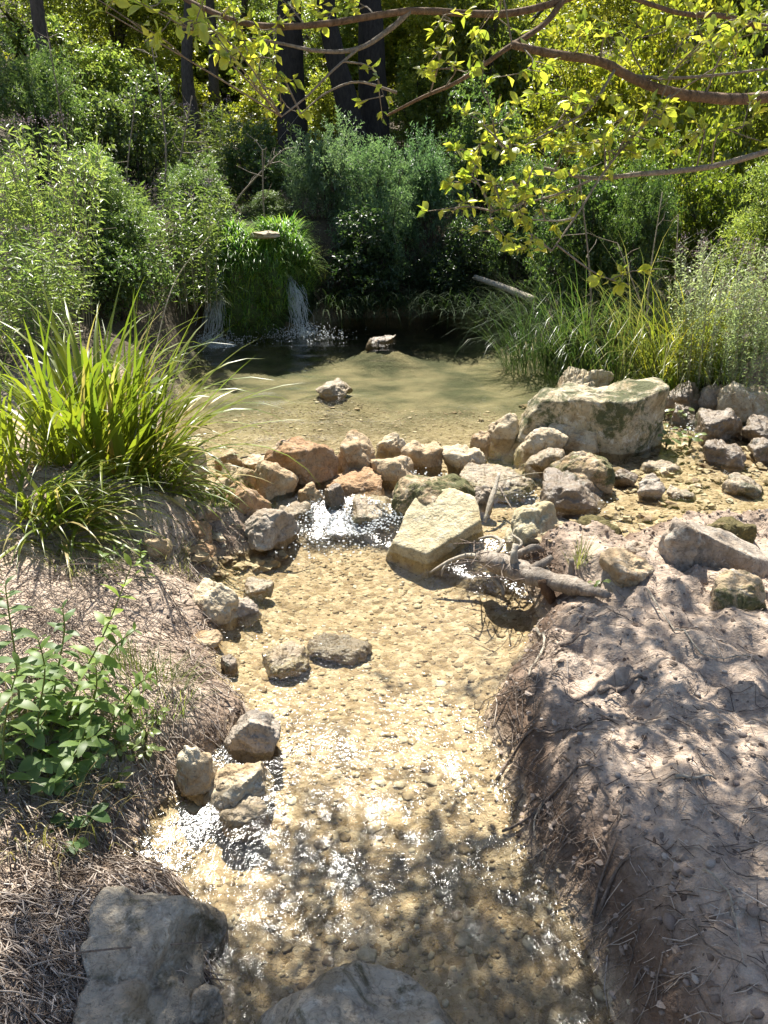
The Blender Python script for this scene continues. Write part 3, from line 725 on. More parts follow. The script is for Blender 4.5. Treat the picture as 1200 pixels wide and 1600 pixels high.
# ------------------------------------------------------------------ foliage tools
def leaf_cloud(pos, ax, nrm, Ls, Ws, tint, mb, fold=.25):
    """one folded diamond leaf per entry"""
    n = len(pos); ax = unit(ax); side = unit(np.cross(ax, nrm)); nn = np.cross(side, ax)
    Ls = np.broadcast_to(Ls, (n,))[:, None]; Ws = np.broadcast_to(Ws, (n,))[:, None]
    mid = pos + ax * Ls * .42 + nn * Ws * fold
    V = np.stack([pos, mid - side * Ws * .5, pos + ax * Ls - nn * Ls * .08, mid + side * Ws * .5], 1).reshape(-1, 3)
    b = (np.arange(n) * 4)[:, None]
    mb.add(V, np.vstack([b + [[0, 2, 1]], b + [[0, 3, 2]]]), np.repeat(np.broadcast_to(tint, (n,)), 4))

def twig_leaves(st, dr, tl, nl, L, Wd, seed, mb, droop=.25, spread=.8, tint=None, wood=None, wr=.003):
    r = rs(seed); n = len(st); dr = unit(dr); tl = np.broadcast_to(tl, (n,))
    ref = np.where(np.abs(dr[:, 2:3]) < .8, [[0, 0, 1.]], [[1., 0, 0]])
    A = unit(np.cross(dr, ref)); B = np.cross(A, dr)
    tint = r.rand(n) if tint is None else tint
    for j in range(nl):
        t = (j + .3 + .5 * r.rand(n)) / nl
        p = st + dr * (t * tl)[:, None]; p[:, 2] -= droop * t * t * tl
        ph = j * 2.4 + r.rand(n) * 1.2
        pp = np.cos(ph)[:, None] * A + np.sin(ph)[:, None] * B
        ax = unit(dr * .6 + pp * spread + r.randn(n, 3) * .15 + [0, 0, -.1])
        nr = unit(np.array([0, 0, 1.]) + r.randn(n, 3) * .55)
        s = .7 + .5 * r.rand(n)
        leaf_cloud(p, ax, nr, L * s, Wd * s, np.clip(tint * .6 + .4 * r.rand(n), 0, 1), mb)
    if wood is not None:
        for k in range(n):
            e = st[k] + dr[k] * tl[k]; e = e - [0, 0, droop * tl[k]]
            wood.tube([st[k], (st[k] + e) / 2 + [0, 0, droop * .25 * tl[k]], e], [wr, wr * .7, wr * .3], 4, cap=False)

def in_lumps(n, lumps, r, shell=.5):
    L = np.array(lumps, float); w = L[:, 3] ** 2; k = r.choice(len(L), n, p=w / w.sum())
    u = unit(r.randn(n, 3)); rad = (shell + (1 - shell) * r.rand(n)) ** .6
    return L[k, :3] + u * (L[k, 3] * rad)[:, None], u, k

def shrub_proto(kind, seed):
    """crown of half-width 1 and height 2 on the ground, with its stems"""
    r = rs(seed); mb, wd = MB(), MB()
    if kind == 'fine': nl_, L, Wd, ntw, tl, nlv, dro, spr, rad = 30, .07, .02, 1500, .26, 13, .2, .75, (.14, .32)
    elif kind == 'broad': nl_, L, Wd, ntw, tl, nlv, dro, spr, rad = 26, .08, .045, 1050, .24, 9, .3, .9, (.14, .32)
    else: nl_, L, Wd, ntw, tl, nlv, dro, spr, rad = 24, .052, .032, 950, .2, 9, .35, .9, (.15, .3)
    lumps = []
    for q in range(nl_):
        th = r.rand() * 6.28; zz = .25 + 1.5 * r.rand(); rr = (.8 * math.sqrt(r.rand())) * (1 if zz < 1.2 else .75)
        lumps.append((rr * math.cos(th), rr * math.sin(th), zz, r.uniform(*rad)))
    p, u, k = in_lumps(ntw, lumps, r); p[:, 2] = np.maximum(p[:, 2], .02)
    d = unit(u * .7 + np.array([0, 0, .45]) + r.randn(ntw, 3) * .35)
    lt = r.rand(len(lumps)) * .5 + .25
    twig_leaves(p, d, tl * (.6 + .8 * r.rand(ntw)), nlv, L, Wd, seed + 1, mb, dro, spr, np.clip(lt[k] + .25 * r.randn(ntw), 0, 1))
    for q, (a, b, c, _) in enumerate(lumps):
        b0 = np.array([r.normal(0, .08), r.normal(0, .08), -.05]); e = np.array([a, b, c])
        mid = b0 * .4 + e * .6 * np.array([.6, .6, .9]) + r.normal(0, .05, 3)
        wd.tube(spline([b0, mid, e], 7), np.linspace(.024, .006, 7), 5)
        for _ in range(4):
            wd.tube([e * .85 + b0 * .15, e + unit(r.randn(3)) * .3], [.008, .002], 4, cap=False)
    return mb.data('foliage', M['leaf']), wd.data('stems', M['bark'])

def herb_proto(seed, n=85, L=.11, Wd=.024, flowers=True, h=(1.3, 2.0)):
    """upright unbranched stems with leaves all along, pinkish heads on top"""
    r = rs(seed); mb, wd, fl = MB(), MB(), MB()
    th = r.rand(n) * 6.28; rr = .75 * np.sqrt(r.rand(n)); b = np.stack([rr * np.cos(th), rr * np.sin(th), 0 * rr - .03], 1)
    lean = np.stack([b[:, 0] * .35 + r.normal(0, .12, n), b[:, 1] * .35 + r.normal(0, .12, n), np.ones(n)], 1)
    H = r.uniform(*h, n)
    for k in range(n):
        pts = spline([b[k], b[k] + lean[k] * H[k] * .5 * [.6, .6, 1], b[k] + lean[k] * H[k]], 5)
        wd.tube(pts, np.linspace(.006, .003, 5), 4, cap=False)
        top = pts[-1]
        if flowers and r.rand() < .65:
            m = 26; q = top + r.randn(m, 3) * [.055, .055, .022]
            leaf_cloud(q, unit(r.randn(m, 3) + [0, 0, 1.2]), unit(r.randn(m, 3)), .022, .016, r.rand(m), fl)
    twig_leaves(b + lean * .12, lean, H * .93, 42, L, Wd, seed + 2, mb, .0, 1.5, np.clip(.5 + .22 * r.randn(n), 0, 1))
    for k in range(3):
        i_ = r.randint(0, n, n); t = .45 + .5 * r.rand(n)
        twig_leaves(b[i_] + lean[i_] * (H[i_] * t)[:, None], unit(r.randn(n, 3) * [1, 1, .3] + [0, 0, .9]), .25, 8, L * .75, Wd * .8, seed + 5 + k, mb, .05, 1.1)
    return mb.data('foliage', M['leaf']), wd.data('stems', M['straw']), (fl.data('flower_heads', M['flower_pink']) if flowers else None)

FINE = [shrub_proto('fine', 201), shrub_proto('fine', 231)]
BROAD = [shrub_proto('broad', 261), shrub_proto('broad', 291)]
CROWN = [shrub_proto('crown', 321), shrub_proto('crown', 351)]
HERB = [herb_proto(401, 62, .13, .029), herb_proto(431, 55, .15, .036)]
WHITEHERB = herb_proto(461, 95, .085, .026, True, (1.2, 1.9))

def at_y(px, py, Y):
    d = ray(px, py); return np.array([0, 0, CAM_H]) + d * (Y / d[1])

BN = [0]
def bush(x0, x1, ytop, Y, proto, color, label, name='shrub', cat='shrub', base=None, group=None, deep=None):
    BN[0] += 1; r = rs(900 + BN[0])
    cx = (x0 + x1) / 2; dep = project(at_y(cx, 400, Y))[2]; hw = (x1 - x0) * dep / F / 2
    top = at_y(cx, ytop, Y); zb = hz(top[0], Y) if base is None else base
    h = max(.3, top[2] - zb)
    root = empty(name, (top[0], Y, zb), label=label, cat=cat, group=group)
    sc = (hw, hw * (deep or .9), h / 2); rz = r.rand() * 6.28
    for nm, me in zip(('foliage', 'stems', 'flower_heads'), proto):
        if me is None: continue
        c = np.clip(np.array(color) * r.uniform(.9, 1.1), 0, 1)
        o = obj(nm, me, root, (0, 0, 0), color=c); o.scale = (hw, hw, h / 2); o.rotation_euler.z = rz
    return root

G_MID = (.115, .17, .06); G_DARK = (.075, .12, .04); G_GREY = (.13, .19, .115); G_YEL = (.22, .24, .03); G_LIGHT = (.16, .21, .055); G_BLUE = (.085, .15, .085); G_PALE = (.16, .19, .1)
# left of the pool
bush(-95, 120, 165, 5.9, HERB[0], (.17, .23, .075), 'tall light green herb clump with pinkish flower heads at the left edge', 'hemp_agrimony', 'herb')
bush(-90, 105, 355, 4.9, HERB[1], (.15, .21, .07), 'lower pale green herb clump behind the big sedge at the left edge', 'leafy_herb', 'herb')
bush(70, 235, 235, 6.9, FINE[1], G_MID, 'dark green shrub between the pink flowered herbs and the waterfall')
bush(170, 345, 275, 7.5, HERB[1], (.10, .145, .045), 'pale leafy herb thicket left of the first waterfall', 'leafy_herb', 'herb')
bush(90, 250, 330, 6.4, BROAD[1], G_DARK, 'low dark shrub behind the sedge left of the falls')
bush(235, 370, 250, 8.6, FINE[0], G_MID, 'shrub leaning over the top of the left waterfall')
bush(-60, 130, 60, 9.2, FINE[0], G_MID, 'tall thicket shrub in the upper left corner')
bush(95, 270, 110, 9.8, BROAD[0], (.085, .12, .04), 'tall shrub behind the herb thicket below the thin left trunk')
bush(230, 400, 150, 10.8, HERB[0], G_LIGHT, 'sunlit tall herbs between the two slanting grey trunks', 'tall_herb', 'herb')
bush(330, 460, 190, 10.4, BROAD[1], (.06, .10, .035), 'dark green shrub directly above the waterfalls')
bush(375, 450, 300, 9.6, FINE[1], G_MID, 'small shrub on the ledge above the right waterfall')
# behind the pool
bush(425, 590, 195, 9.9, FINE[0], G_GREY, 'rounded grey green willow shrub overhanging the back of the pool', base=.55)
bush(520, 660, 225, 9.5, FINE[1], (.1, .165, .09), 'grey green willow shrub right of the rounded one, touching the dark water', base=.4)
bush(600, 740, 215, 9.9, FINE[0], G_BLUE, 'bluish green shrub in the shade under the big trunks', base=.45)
bush(480, 640, 330, 9.2, BROAD[0], (.03, .055, .02), 'low bush darkened for the shade of the hollow behind the pool', base=.15)  # near black leaf colour stands in for the hollow's shade
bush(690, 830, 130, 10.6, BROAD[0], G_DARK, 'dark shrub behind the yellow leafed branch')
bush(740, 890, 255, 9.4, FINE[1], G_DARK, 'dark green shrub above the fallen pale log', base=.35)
bush(650, 770, 340, 9.3, BROAD[1], (.028, .05, .02), 'low bush blackened for the shade at the far corner of the pool', base=.15)  # leaves blackened to paint the shade of the pool corner
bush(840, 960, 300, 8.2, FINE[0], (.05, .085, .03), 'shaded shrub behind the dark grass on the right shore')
bush(850, 1010, 225, 7.75, BROAD[0], (.06, .10, .03), 'tall dark shrub added to shade the sedge on the right')  # added to throw shade on the sedge in front of it
bush(945, 1085, 255, 7.2, FINE[0], (.07, .115, .035), 'green shrub close behind the arching sedge on the right')
# sunny thicket on the right
bush(690, 880, -40, 13.5, BROAD[1], (.12, .15, .03), 'pale green shrub high behind the hanging branch')
bush(840, 1030, 40, 11.2, BROAD[0], G_YEL, 'yellow green sunlit shrub in the middle of the right thicket')
bush(980, 1190, -30, 10.4, BROAD[1], G_YEL, 'tall yellow green shrub filling the upper right')
bush(1110, 1330, 20, 8.8, BROAD[0], (.14, .17, .025), 'bright leafy shrub at the right edge above the pale herbs')
bush(890, 1060, 190, 9.0, BROAD[1], (.11, .15, .03), 'green shrub between the hanging leaves and the tall grass')
bush(1020, 1180, 220, 7.9, BROAD[0], (.12, .16, .025), 'light green shrub just behind the arching grass on the right')
bush(1150, 1330, 250, 7.0, FINE[1], G_LIGHT, 'fine leaved light shrub at the right edge behind the pale herbs')
bush(1075, 1235, 345, 5.55, WHITEHERB, (.24, .28, .19), 'pale silvery herb clump with whitish heads on the right shore', 'silvery_herb', 'herb')
bush(1150, 1290, 440, 5.2, WHITEHERB, (.2, .25, .15), 'lower silvery herb clump at the right edge above the grey rock', 'silvery_herb', 'herb')

for px0, px1, yt, Y, pr, c_, lab in [(340, 480, 120, 15.2, BROAD[0], G_YEL, 'sunlit yellow green bush seen between the dark trunk and the thin grey ones'), (470, 570, 110, 15.6, BROAD[1], (.2, .23, .04), 'bright bush seen between the two dark trunks'), (590, 720, 90, 15.0, BROAD[0], G_LIGHT, 'light green bush right behind the thick upright trunk'), (180, 330, 70, 15.8, BROAD[1], G_YEL, 'yellow bush behind the slanting grey trunk'), (60, 210, 40, 14.5, BROAD[0], G_LIGHT, 'pale bush behind the thin trunk in the upper left'), (430, 640, 20, 19, BROAD[1], G_YEL, 'far yellow bush high between the big dark trunks'), (250, 430, 0, 19.5, BROAD[0], (.2, .24, .05), 'far pale bush above the slanting grey trunk')]:
    bush(px0, px1, yt, Y, pr, c_, lab)
# trees behind, trunk by trunk
def tube_px(mb, pts, rpx, sides=8, n=14, wob=.15, seed=0):
    P = np.array([D(a, b, d) for a, b, d in pts]); dm = np.mean([p[2] for p in pts])
    r_ = np.interp(np.linspace(0, 1, n), np.linspace(0, 1, len(rpx)), rpx) * dm / F
    mb.tube(spline(P, n), r_, sides, wob=wob, seed=seed); return spline(P, n)

def tree(px_base, Y, top, rad, label, color, crowns, mat='bark', lean=0, group=None):
    """px_base: trunk foot column and row; top: (px,py) of a second point on the trunk; crowns: (dx,dy,z,half-width,half-height)"""
    BN[0] += 1; r = rs(1500 + BN[0])
    b = at_y(px_base, 300, Y); zb = hz(b[0], Y); base = np.array([b[0], Y, zb - .1]); t = at_y(top[0], top[1], Y)
    root = empty('tree', (b[0], Y, zb), label=label, cat='tree', group=group)
    up = t + (t - base) * 1.3
    w = MB(); pts = spline([base, (base + t) / 2 + r.normal(0, .05, 3), t, (t + up) / 2 + r.normal(0, .15, 3), up], 22) - [b[0], Y, zb]
    rr = np.linspace(rad, rad * .35, 22); rr[:3] *= [1.35, 1.15, 1.04]
    w.tube(pts, rr, 10, wob=.16, seed=BN[0])
    limbs = MB()
    for (dx, dy, z, hw, hh) in crowns:
        e = np.array([dx, dy, z]); k = min(21, max(5, int(22 * (z * .6) / max(.1, pts[-1][2])))); s = pts[k]
        limbs.tube(spline([s, (s + e) / 2 + [0, 0, .25], e], 8), np.linspace(rr[k] * .55, .012, 8), 6)
    obj('trunk', w.data('trunk', M[mat]), root); obj('limbs', limbs.data('limbs', M[mat]), root)
    for q, (dx, dy, z, hw, hh) in enumerate(crowns):
        o = obj('crown', CROWN[q % 2][0], root, (dx, dy, z - hh), color=np.array(color) * r.uniform(.88, 1.12)); o.scale = (hw, hw, hh); o.rotation_euler.z = r.rand() * 6.28
    return root
def cr(seed, n, spread, z0, z1, s0, s1, back=0):
    r = rs(seed); return [(r.uniform(-spread, spread), back + r.uniform(-spread * .7, spread), r.uniform(z0, z1), (s := r.uniform(s0, s1)), s * .85) for _ in range(n)]
tree(572, 12.5, (512, 30), .2, 'dark trunked tree leaning left over the centre of the thicket', G_MID, cr(1, 3, 1.3, 5.6, 7.5, .8, 1.2, 3), 'bark_dark')
tree(585, 13.2, (578, 20), .27, 'thick upright dark trunk right behind the leaning one', G_MID, cr(2, 3, 1.4, 5.6, 7.5, .9, 1.2, 3), 'bark_dark')
tree(462, 12.8, (452, 20), .26, 'thick dark trunked tree left of the leaning one', (.06, .1, .03), cr(3, 3, 1.3, 5.6, 7.5, .8, 1.2, 3), 'bark_dark')
tree(318, 14.5, (292, 100), .14, 'grey tree slanting left behind the sunlit herbs', G_LIGHT, cr(4, 3, 1.4, 4.8, 6.5, .7, 1.0))
tree(345, 15.5, (333, 60), .12, 'thin grey tree close to the slanting one', G_LIGHT, cr(5, 3, 1.4, 4.8, 6.5, .7, 1.0))
tree(82, 11.5, (58, 10), .12, 'thin trunked tree in the upper left corner', G_MID, cr(6, 3, 1.2, 4.8, 6.5, .7, 1.0))
tree(760, 15, (772, 40), .13, 'yellow green tree high behind the hanging branch', G_YEL, cr(7, 5, 1.6, 1.6, 3.8, .8, 1.1))
tree(1010, 14, (1000, 40), .14, 'yellow green tree behind the right thicket', G_YEL, cr(8, 5, 1.6, 1.6, 3.8, .8, 1.1))
tree(1210, 12, (1205, 40), .15, 'leafy tree at the upper right corner', (.13, .16, .03), cr(9, 5, 1.4, 1.6, 4, .8, 1.1))
r = rs(77)
for k, (px, Y) in enumerate([(-90, 16), (40, 19), (180, 17.5), (250, 21), (390, 19.5), (500, 18), (640, 17.5), (690, 20), (840, 19), (930, 22), (1090, 18.5), (1240, 17)]):
    tree(px, Y, (px + r.uniform(-15, 15), 60), .12, 'sunlit tree in the far row closing off the wooded slope', [G_YEL, G_LIGHT, (.15, .18, .03), (.12, .16, .03)][k % 4], cr(30 + k, 5, 1.8, 1.0, 3.6, 1.0, 1.4), group='far row of trees on the slope')
for k in range(16):
    px = -150 + 100 * k + r.uniform(-30, 30); Y = 25 + 12 * r.rand()
    bush(px - 110, px + 110, r.uniform(-120, -20), Y, BROAD[k % 2], [G_YEL, G_LIGHT, (.16, .18, .05)][k % 3], 'distant pale bush on the slope behind the far trees', group='bushes on the far slope')

# ------------------------------------------------------------------ grasses
def blades(mb, base, az, lean, L, wid, seed, tint=None, seg=6, droop=1.0):
    r = rs(seed); n = len(base); t = np.linspace(0, 1, seg + 1)
    hd = np.stack([np.cos(az), np.sin(az), 0 * az], 1); sd_ = np.stack([-np.sin(az), np.cos(az), 0 * az], 1)
    tint = r.rand(n) if tint is None else tint
    ang0 = lean; ang = ang0[:, None] + droop * (.5 + 1.2 * r.rand(n))[:, None] * t[None] ** 1.7 * 1.35
    ds = (L / seg)[:, None]
    cx_ = np.concatenate([np.zeros((n, 1)), np.cumsum(np.sin(ang[:, :-1]) * ds, 1)], 1); cz = np.concatenate([np.zeros((n, 1)), np.cumsum(np.cos(ang[:, :-1]) * ds, 1)], 1)
    C = base[:, None] + hd[:, None] * cx_[..., None]; C[..., 2] += cz
    w = wid[:, None] * np.clip(np.minimum(.55 + t * 2, (1 - t) * 1.6 + .04), .04, 1)[None]
    Vl = C - sd_[:, None] * w[..., None] * .5; Vr = C + sd_[:, None] * w[..., None] * .5
    V = np.stack([Vl, Vr], 2).reshape(-1, 3)
    b = (np.arange(n) * (seg + 1) * 2)[:, None, None]; j = (np.arange(seg) * 2)[None, :, None]
    q = (b + j + np.array([[[0, 1, 3, 2]]])).reshape(-1, 4)
    mb.add(V, q, np.repeat(tint, (seg + 1) * 2))

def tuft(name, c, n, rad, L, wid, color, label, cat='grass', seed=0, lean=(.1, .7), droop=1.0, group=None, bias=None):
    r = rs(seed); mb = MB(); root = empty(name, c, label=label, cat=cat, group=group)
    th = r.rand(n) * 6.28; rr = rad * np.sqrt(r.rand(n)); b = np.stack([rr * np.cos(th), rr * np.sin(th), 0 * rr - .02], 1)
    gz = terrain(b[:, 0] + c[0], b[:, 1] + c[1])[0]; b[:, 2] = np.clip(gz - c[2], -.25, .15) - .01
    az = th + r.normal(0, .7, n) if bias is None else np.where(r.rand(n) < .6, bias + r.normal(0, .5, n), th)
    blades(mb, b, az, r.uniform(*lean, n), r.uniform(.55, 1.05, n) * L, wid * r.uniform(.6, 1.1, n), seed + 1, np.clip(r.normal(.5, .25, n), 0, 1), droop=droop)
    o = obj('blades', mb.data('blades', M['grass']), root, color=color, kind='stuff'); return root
def gy_(px, Y): p = at_y(px, 500, Y); return np.array([p[0], Y, hz(p[0], Y)])
for px, Y, n, rad, L, wid, col, lab, sd_ in [  # darker blade colours on the pool side imitate shade from the trees
    (850, 7.4, 320, .35, 1.1, .010, (.035, .07, .022), 'sedge with shade darkened blades hanging over the far right pool edge', 1),
    (905, 7.0, 300, .35, 1.35, .010, (.045, .085, .025), 'tall sedge with shade darkened blades at the right pool edge', 2),
    (960, 6.5, 260, .35, 1.3, .010, (.06, .1, .028), 'tall arching sedge clump with half shade in its colour on the right shore', 3),
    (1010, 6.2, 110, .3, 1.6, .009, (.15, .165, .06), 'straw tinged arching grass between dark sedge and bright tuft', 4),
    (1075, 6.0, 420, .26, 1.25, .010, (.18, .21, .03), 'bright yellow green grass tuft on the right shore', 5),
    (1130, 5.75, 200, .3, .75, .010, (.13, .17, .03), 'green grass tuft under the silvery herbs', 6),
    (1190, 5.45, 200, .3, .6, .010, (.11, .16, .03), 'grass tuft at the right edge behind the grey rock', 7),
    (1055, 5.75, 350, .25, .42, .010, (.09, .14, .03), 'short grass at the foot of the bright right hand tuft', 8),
    (930, 6.45, 260, .3, .4, .010, (.035, .06, .02), 'low grass fringe with shade darkened blades dipping into the pool on the right', 9)]:
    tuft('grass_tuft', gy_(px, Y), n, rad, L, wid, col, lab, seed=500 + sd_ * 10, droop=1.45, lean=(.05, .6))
tuft('grass_tuft', on(345, 830), 160, .1, .13, .0035, (.12, .17, .04), 'small feathery grass sprig on the bank beside the grey brown rock', seed=620)
tuft('grass_tuft', on(215, 1075), 260, .16, .16, .003, (.11, .16, .04), 'fine thin grass among the litter by the leaning stalk', seed=630, droop=.7)
tuft('grass_tuft', on(900, 905), 60, .03, .13, .003, (.2, .22, .08), 'tiny dry grass sprout beside the driftwood', seed=640, droop=.3)
tuft('grass_tuft', on(30, 1240), 260, .25, .2, .0035, (.22, .2, .08), 'dry yellowish grass lying at the left edge under the bramble', seed=650, droop=1.3)

# the big sedge and its smaller neighbour: every blade a part
BLADE = []
for k in range(10):
    rr = rs(700 + k); mb = MB(); seg = 9; t = np.linspace(0, 1, seg + 1)
    ang = .08 + (.25 + .19 * k) * t ** 1.8 + rr.normal(0, .02)
    xx = np.concatenate([[0], np.cumsum(np.sin(ang[:-1]))]) / seg; zz = np.concatenate([[0], np.cumsum(np.cos(ang[:-1]))]) / seg
    w = .0085 * np.clip(np.minimum(.6 + 2 * t, 1.7 * (1 - t) + .03), .03, 1)
    tw = (rr.rand() - .5) * 1.2 * t
    c_ = np.stack([xx, 0 * xx, zz], 1); nn = np.stack([-np.cos(ang), 0 * ang, np.sin(ang)], 1)
    sdv = np.stack([0 * t, np.cos(tw), 0 * t], 1) + nn * np.sin(tw)[:, None]
    V = np.stack([c_ - sdv * w[:, None], c_ - nn * w[:, None] * .45, c_ + sdv * w[:, None]], 1).reshape(-1, 3)
    j = np.arange(seg)[:, None] * 3
    BLADE.append(mesh_data('blade', V, np.vstack([j + [[0, 1, 4, 3]], j + [[1, 2, 5, 4]]]), M['grass'], True, {'tint': np.repeat(.35 + .4 * (1 - t) + .05 * rr.randn(seg + 1), 3)}))
def sedge(c, n, rad, Lr, label, seed, colf, right=.45, tilt=(.0, .75), wk=(1.2, 2.2), curve=(0, 10)):
    r = rs(seed); root = empty('sedge', c, label=label, cat='sedge')
    for k in range(n):
        th = r.rand() * 6.28; rr = rad * math.sqrt(r.rand()); az = th + r.normal(0, .6)
        if r.rand() < right: az = r.normal(-.25, .7)
        x_, y_ = rr * math.cos(th), rr * math.sin(th)
        o = obj('blade', BLADE[r.randint(*curve)], root, (x_, y_, hz(c[0] + x_, c[1] + y_) - c[2] - .015), color=colf(r))
        L = r.uniform(*Lr); o.scale = (L, L * r.uniform(*wk) / 1.0, L)
        o.rotation_euler = Matrix.Rotation(az, 3, 'Z').to_4x4().to_3x3().__matmul__(Matrix.Rotation(r.uniform(*tilt) * (.3 + rr / rad), 3, 'Y')).to_euler()
    return root
def col_sedge(r):
    u = r.rand(); a, b, d = np.array([.17, .21, .02]), np.array([.085, .14, .02]), np.array([.36, .31, .12])
    return d if u > .93 else a * (1 - u) + b * u
sedge(on(160, 728), 298, .27, (.5, 1.0), 'large bright green sedge clump arching over the left end of the dam', 801, col_sedge, .3, (0, .8))
sedge(on(70, 790), 190, .15, (.25, .5), 'small yellow green sedge drooping over the left bank below the big one', 802, col_sedge, .65, (.5, 1.3), (1.6, 2.8), curve=(4, 10))
sedge(on(232, 752), 120, .14, (.3, .62), 'drooping sedge fringe on the bank edge left of the pale blocky rock', 804, col_sedge, .75, (.5, 1.2), curve=(4, 10))
sedge(on(15, 735), 70, .2, (.3, .7), 'sedge tuft at the left edge behind the bare earth path', 803, col_sedge, .3, (0, .7))

# ------------------------------------------------------------------ mossy ledge and the two little waterfalls
ledge = empty('mossy_ledge', gy_(410, 8.6), label='moss draped rock ledge between the two little waterfalls', cat='ledge')
lo = np.array(ledge.location)
MO = [(372, 445, 8.45, 45, 82, 1), (415, 425, 8.6, 48, 75, 2), (450, 405, 8.9, 42, 65, 3), (345, 420, 8.75, 40, 60, 4)]
mos = MB(); mr = rs(71)
for (a, b, Y, hw, hh, sdd) in MO:
    c = at_y(a, b, Y); k = project(c)[2] / F
    V, Fc = rock_shape((hw * k, .42, hh * k), 730 + sdd, .3, 1.0)
    V = V.copy(); z0 = .0 - c[2]; V[V[:, 2] < 0, 2] *= max(1, z0 / V[:, 2].min())
    obj('rock', mesh_data('rock', V, Fc, M['r_ledge']), ledge, tuple(c - lo))
    pick = mr.choice(len(V), 3600); P = V[pick]; P = P[(P[:, 1] < .15) & (P[:, 2] > -.8 * hh * k)]; n = len(P)
    az = np.arctan2(P[:, 1] - .1, P[:, 0]) + mr.normal(0, .4, n)
    blades(mos, P + c - lo, az, mr.uniform(.5, 1.3, n), mr.uniform(.1, .28, n), mr.uniform(.006, .013, n), 740 + sdd, np.clip(mr.normal(.5, .25, n), 0, 1), 5, 1.3)
obj('moss', mos.data('moss', M['grass']), ledge, color=(.13, .25, .05), kind='stuff')
for k, (px, Y, n, L, col, lab) in enumerate([(452, 8.75, 380, .42, (.12, .19, .03), 'green grass tuft hanging beside the right waterfall'), (385, 8.6, 300, .3, (.07, .14, .035), 'mossy grass cap on top of the ledge'), (300, 7.9, 300, .55, (.10, .15, .04), 'trailing grass left of the first waterfall')]):
    g = gy_(px, Y); t = at_y(px, [385, 372, 430][k], Y); tuft('hanging_grass', np.array([t[0], Y, t[2]]), n, .2, L, .011, col, lab, seed=760 + k, lean=(.4, 1.3), droop=1.4)
place_rock((390, 353, 442, 368), 'r_cream', 'pale stone at the lip of the falls above the moss', 1.08, name='ledge_stone').scale.z = .38

def waterfall(pts, n, wpx, label, seed):
    r = rs(seed); root = empty('waterfall', at_y(pts[-1][0], pts[-1][1], pts[-1][2]), label=label, cat='waterfall'); o_ = np.array(root.location); mb = MB()
    P = spline([at_y(*p) for p in pts], 12) - o_; k = 7e-3
    for j in range(n):
        off = np.cumsum(r.normal(0, .018, (12, 3)), 0) + np.array([r.normal(0, wpx * k * .45), r.normal(0, .05), 0])
        a = r.randint(0, 9); b = min(12, a + r.randint(3, 6))
        fan = np.linspace(.5, 1.1, 12)[:, None]
        q = (P + off * fan)[a:b]; mb.tube(q, r.uniform(.0012, .0042) * np.linspace(1, .6, len(q)), 4, cap=False)
    obj('water_strands', mb.data('water_strands', M['fall']), root, kind='stuff')
    dm = MB(); m = 1000; th = r.rand(m) * 6.28; rr = np.abs(r.normal(0, .2, m)); z = np.abs(r.normal(0, .07, m)) * np.exp(-rr * 2)
    for j in range(m):
        s_ = r.uniform(.0018, .0065); dm.add(ICO1 * s_ + [rr[j] * math.cos(th[j]) * 1.3, rr[j] * math.sin(th[j]) * .8 - .12, PL - o_[2] + z[j]], ICO1F)
    obj('splash', dm.data('splash', M['fall']), root, kind='stuff')
waterfall([(352, 395, 8.5), (348, 430, 8.15), (338, 480, 7.95), (332, 536, 7.8)], 170, 12, 'left white waterfall splashing into the pool beside the moss', 91)
waterfall([(448, 420, 8.7), (458, 450, 8.4), (466, 480, 8.3), (474, 512, 8.2)], 170, 10, 'right white waterfall dropping off the mossy ledge', 92)
# froth where the stream breaks through the dam
fm = MB(); r = rs(93)
for (a, b, n, sx, sy) in [(545, 812, 420, .16, .05), (500, 800, 160, .06, .06), (600, 822, 200, .1, .025), (620, 760, 120, .12, .03), (520, 845, 110, .15, .07), (880, 800, 120, .12, .06), (1120, 690, 140, .2, .06)]:
    c = W(a, b, .03)
    for j in range(n):
        x_, y_ = c[0] + r.normal(0, sx), c[1] + r.normal(0, sy); s_ = r.uniform(.0015, .0055)
        fm.add(ICO1 * s_ * [1.3, 1.3, .7] + [x_, y_, float(level(x_, y_)) + .004 + abs(r.normal(0, .006))], ICO1F)
obj('froth', fm.data('froth', M['fall']), label='white froth and bubbles where the water breaks between the dam rocks', cat='froth', kind='stuff')

# ------------------------------------------------------------------ wood
def px_tube(pts, rpx, n=12, sides=7, wob=.25, seed=0, rel=(0, 0, 0), mb=None):
    """pts (px, py, z): a stick through sight lines at given heights"""
    P = np.array([W(*p) for p in pts]); k = float(np.mean(project(P)[2])) / F
    mb = mb or MB(); rr = np.interp(np.linspace(0, 1, n), np.linspace(0, 1, len(rpx)), rpx) * k
    mb.tube(spline(P, n) - np.array(rel), rr, sides, wob=wob, seed=seed); return mb
def stick(name, pts, rpx, mat, label, cat, seed=0, n=12, group=None):
    P0 = W(*pts[0]); o = obj(name, px_tube(pts, rpx, n, 6, .3, seed, P0).data(name, M[mat]), None, tuple(P0), label=label, cat=cat, group=group); return o
dr = empty('driftwood_stump', W(800, 895, .08), label='gnarled grey driftwood stump with roots stranded below the pale slab', cat='driftwood'); dl = dr.location
obj('trunk', px_tube([(752, 868, .10), (775, 880, .13), (810, 893, .13), (850, 905, .15), (905, 918, .19), (950, 930, .23)], [10, 19, 17, 15, 12, 5], 22, 11, .5, 3, dl).data('trunk', M['driftwood']), dr)
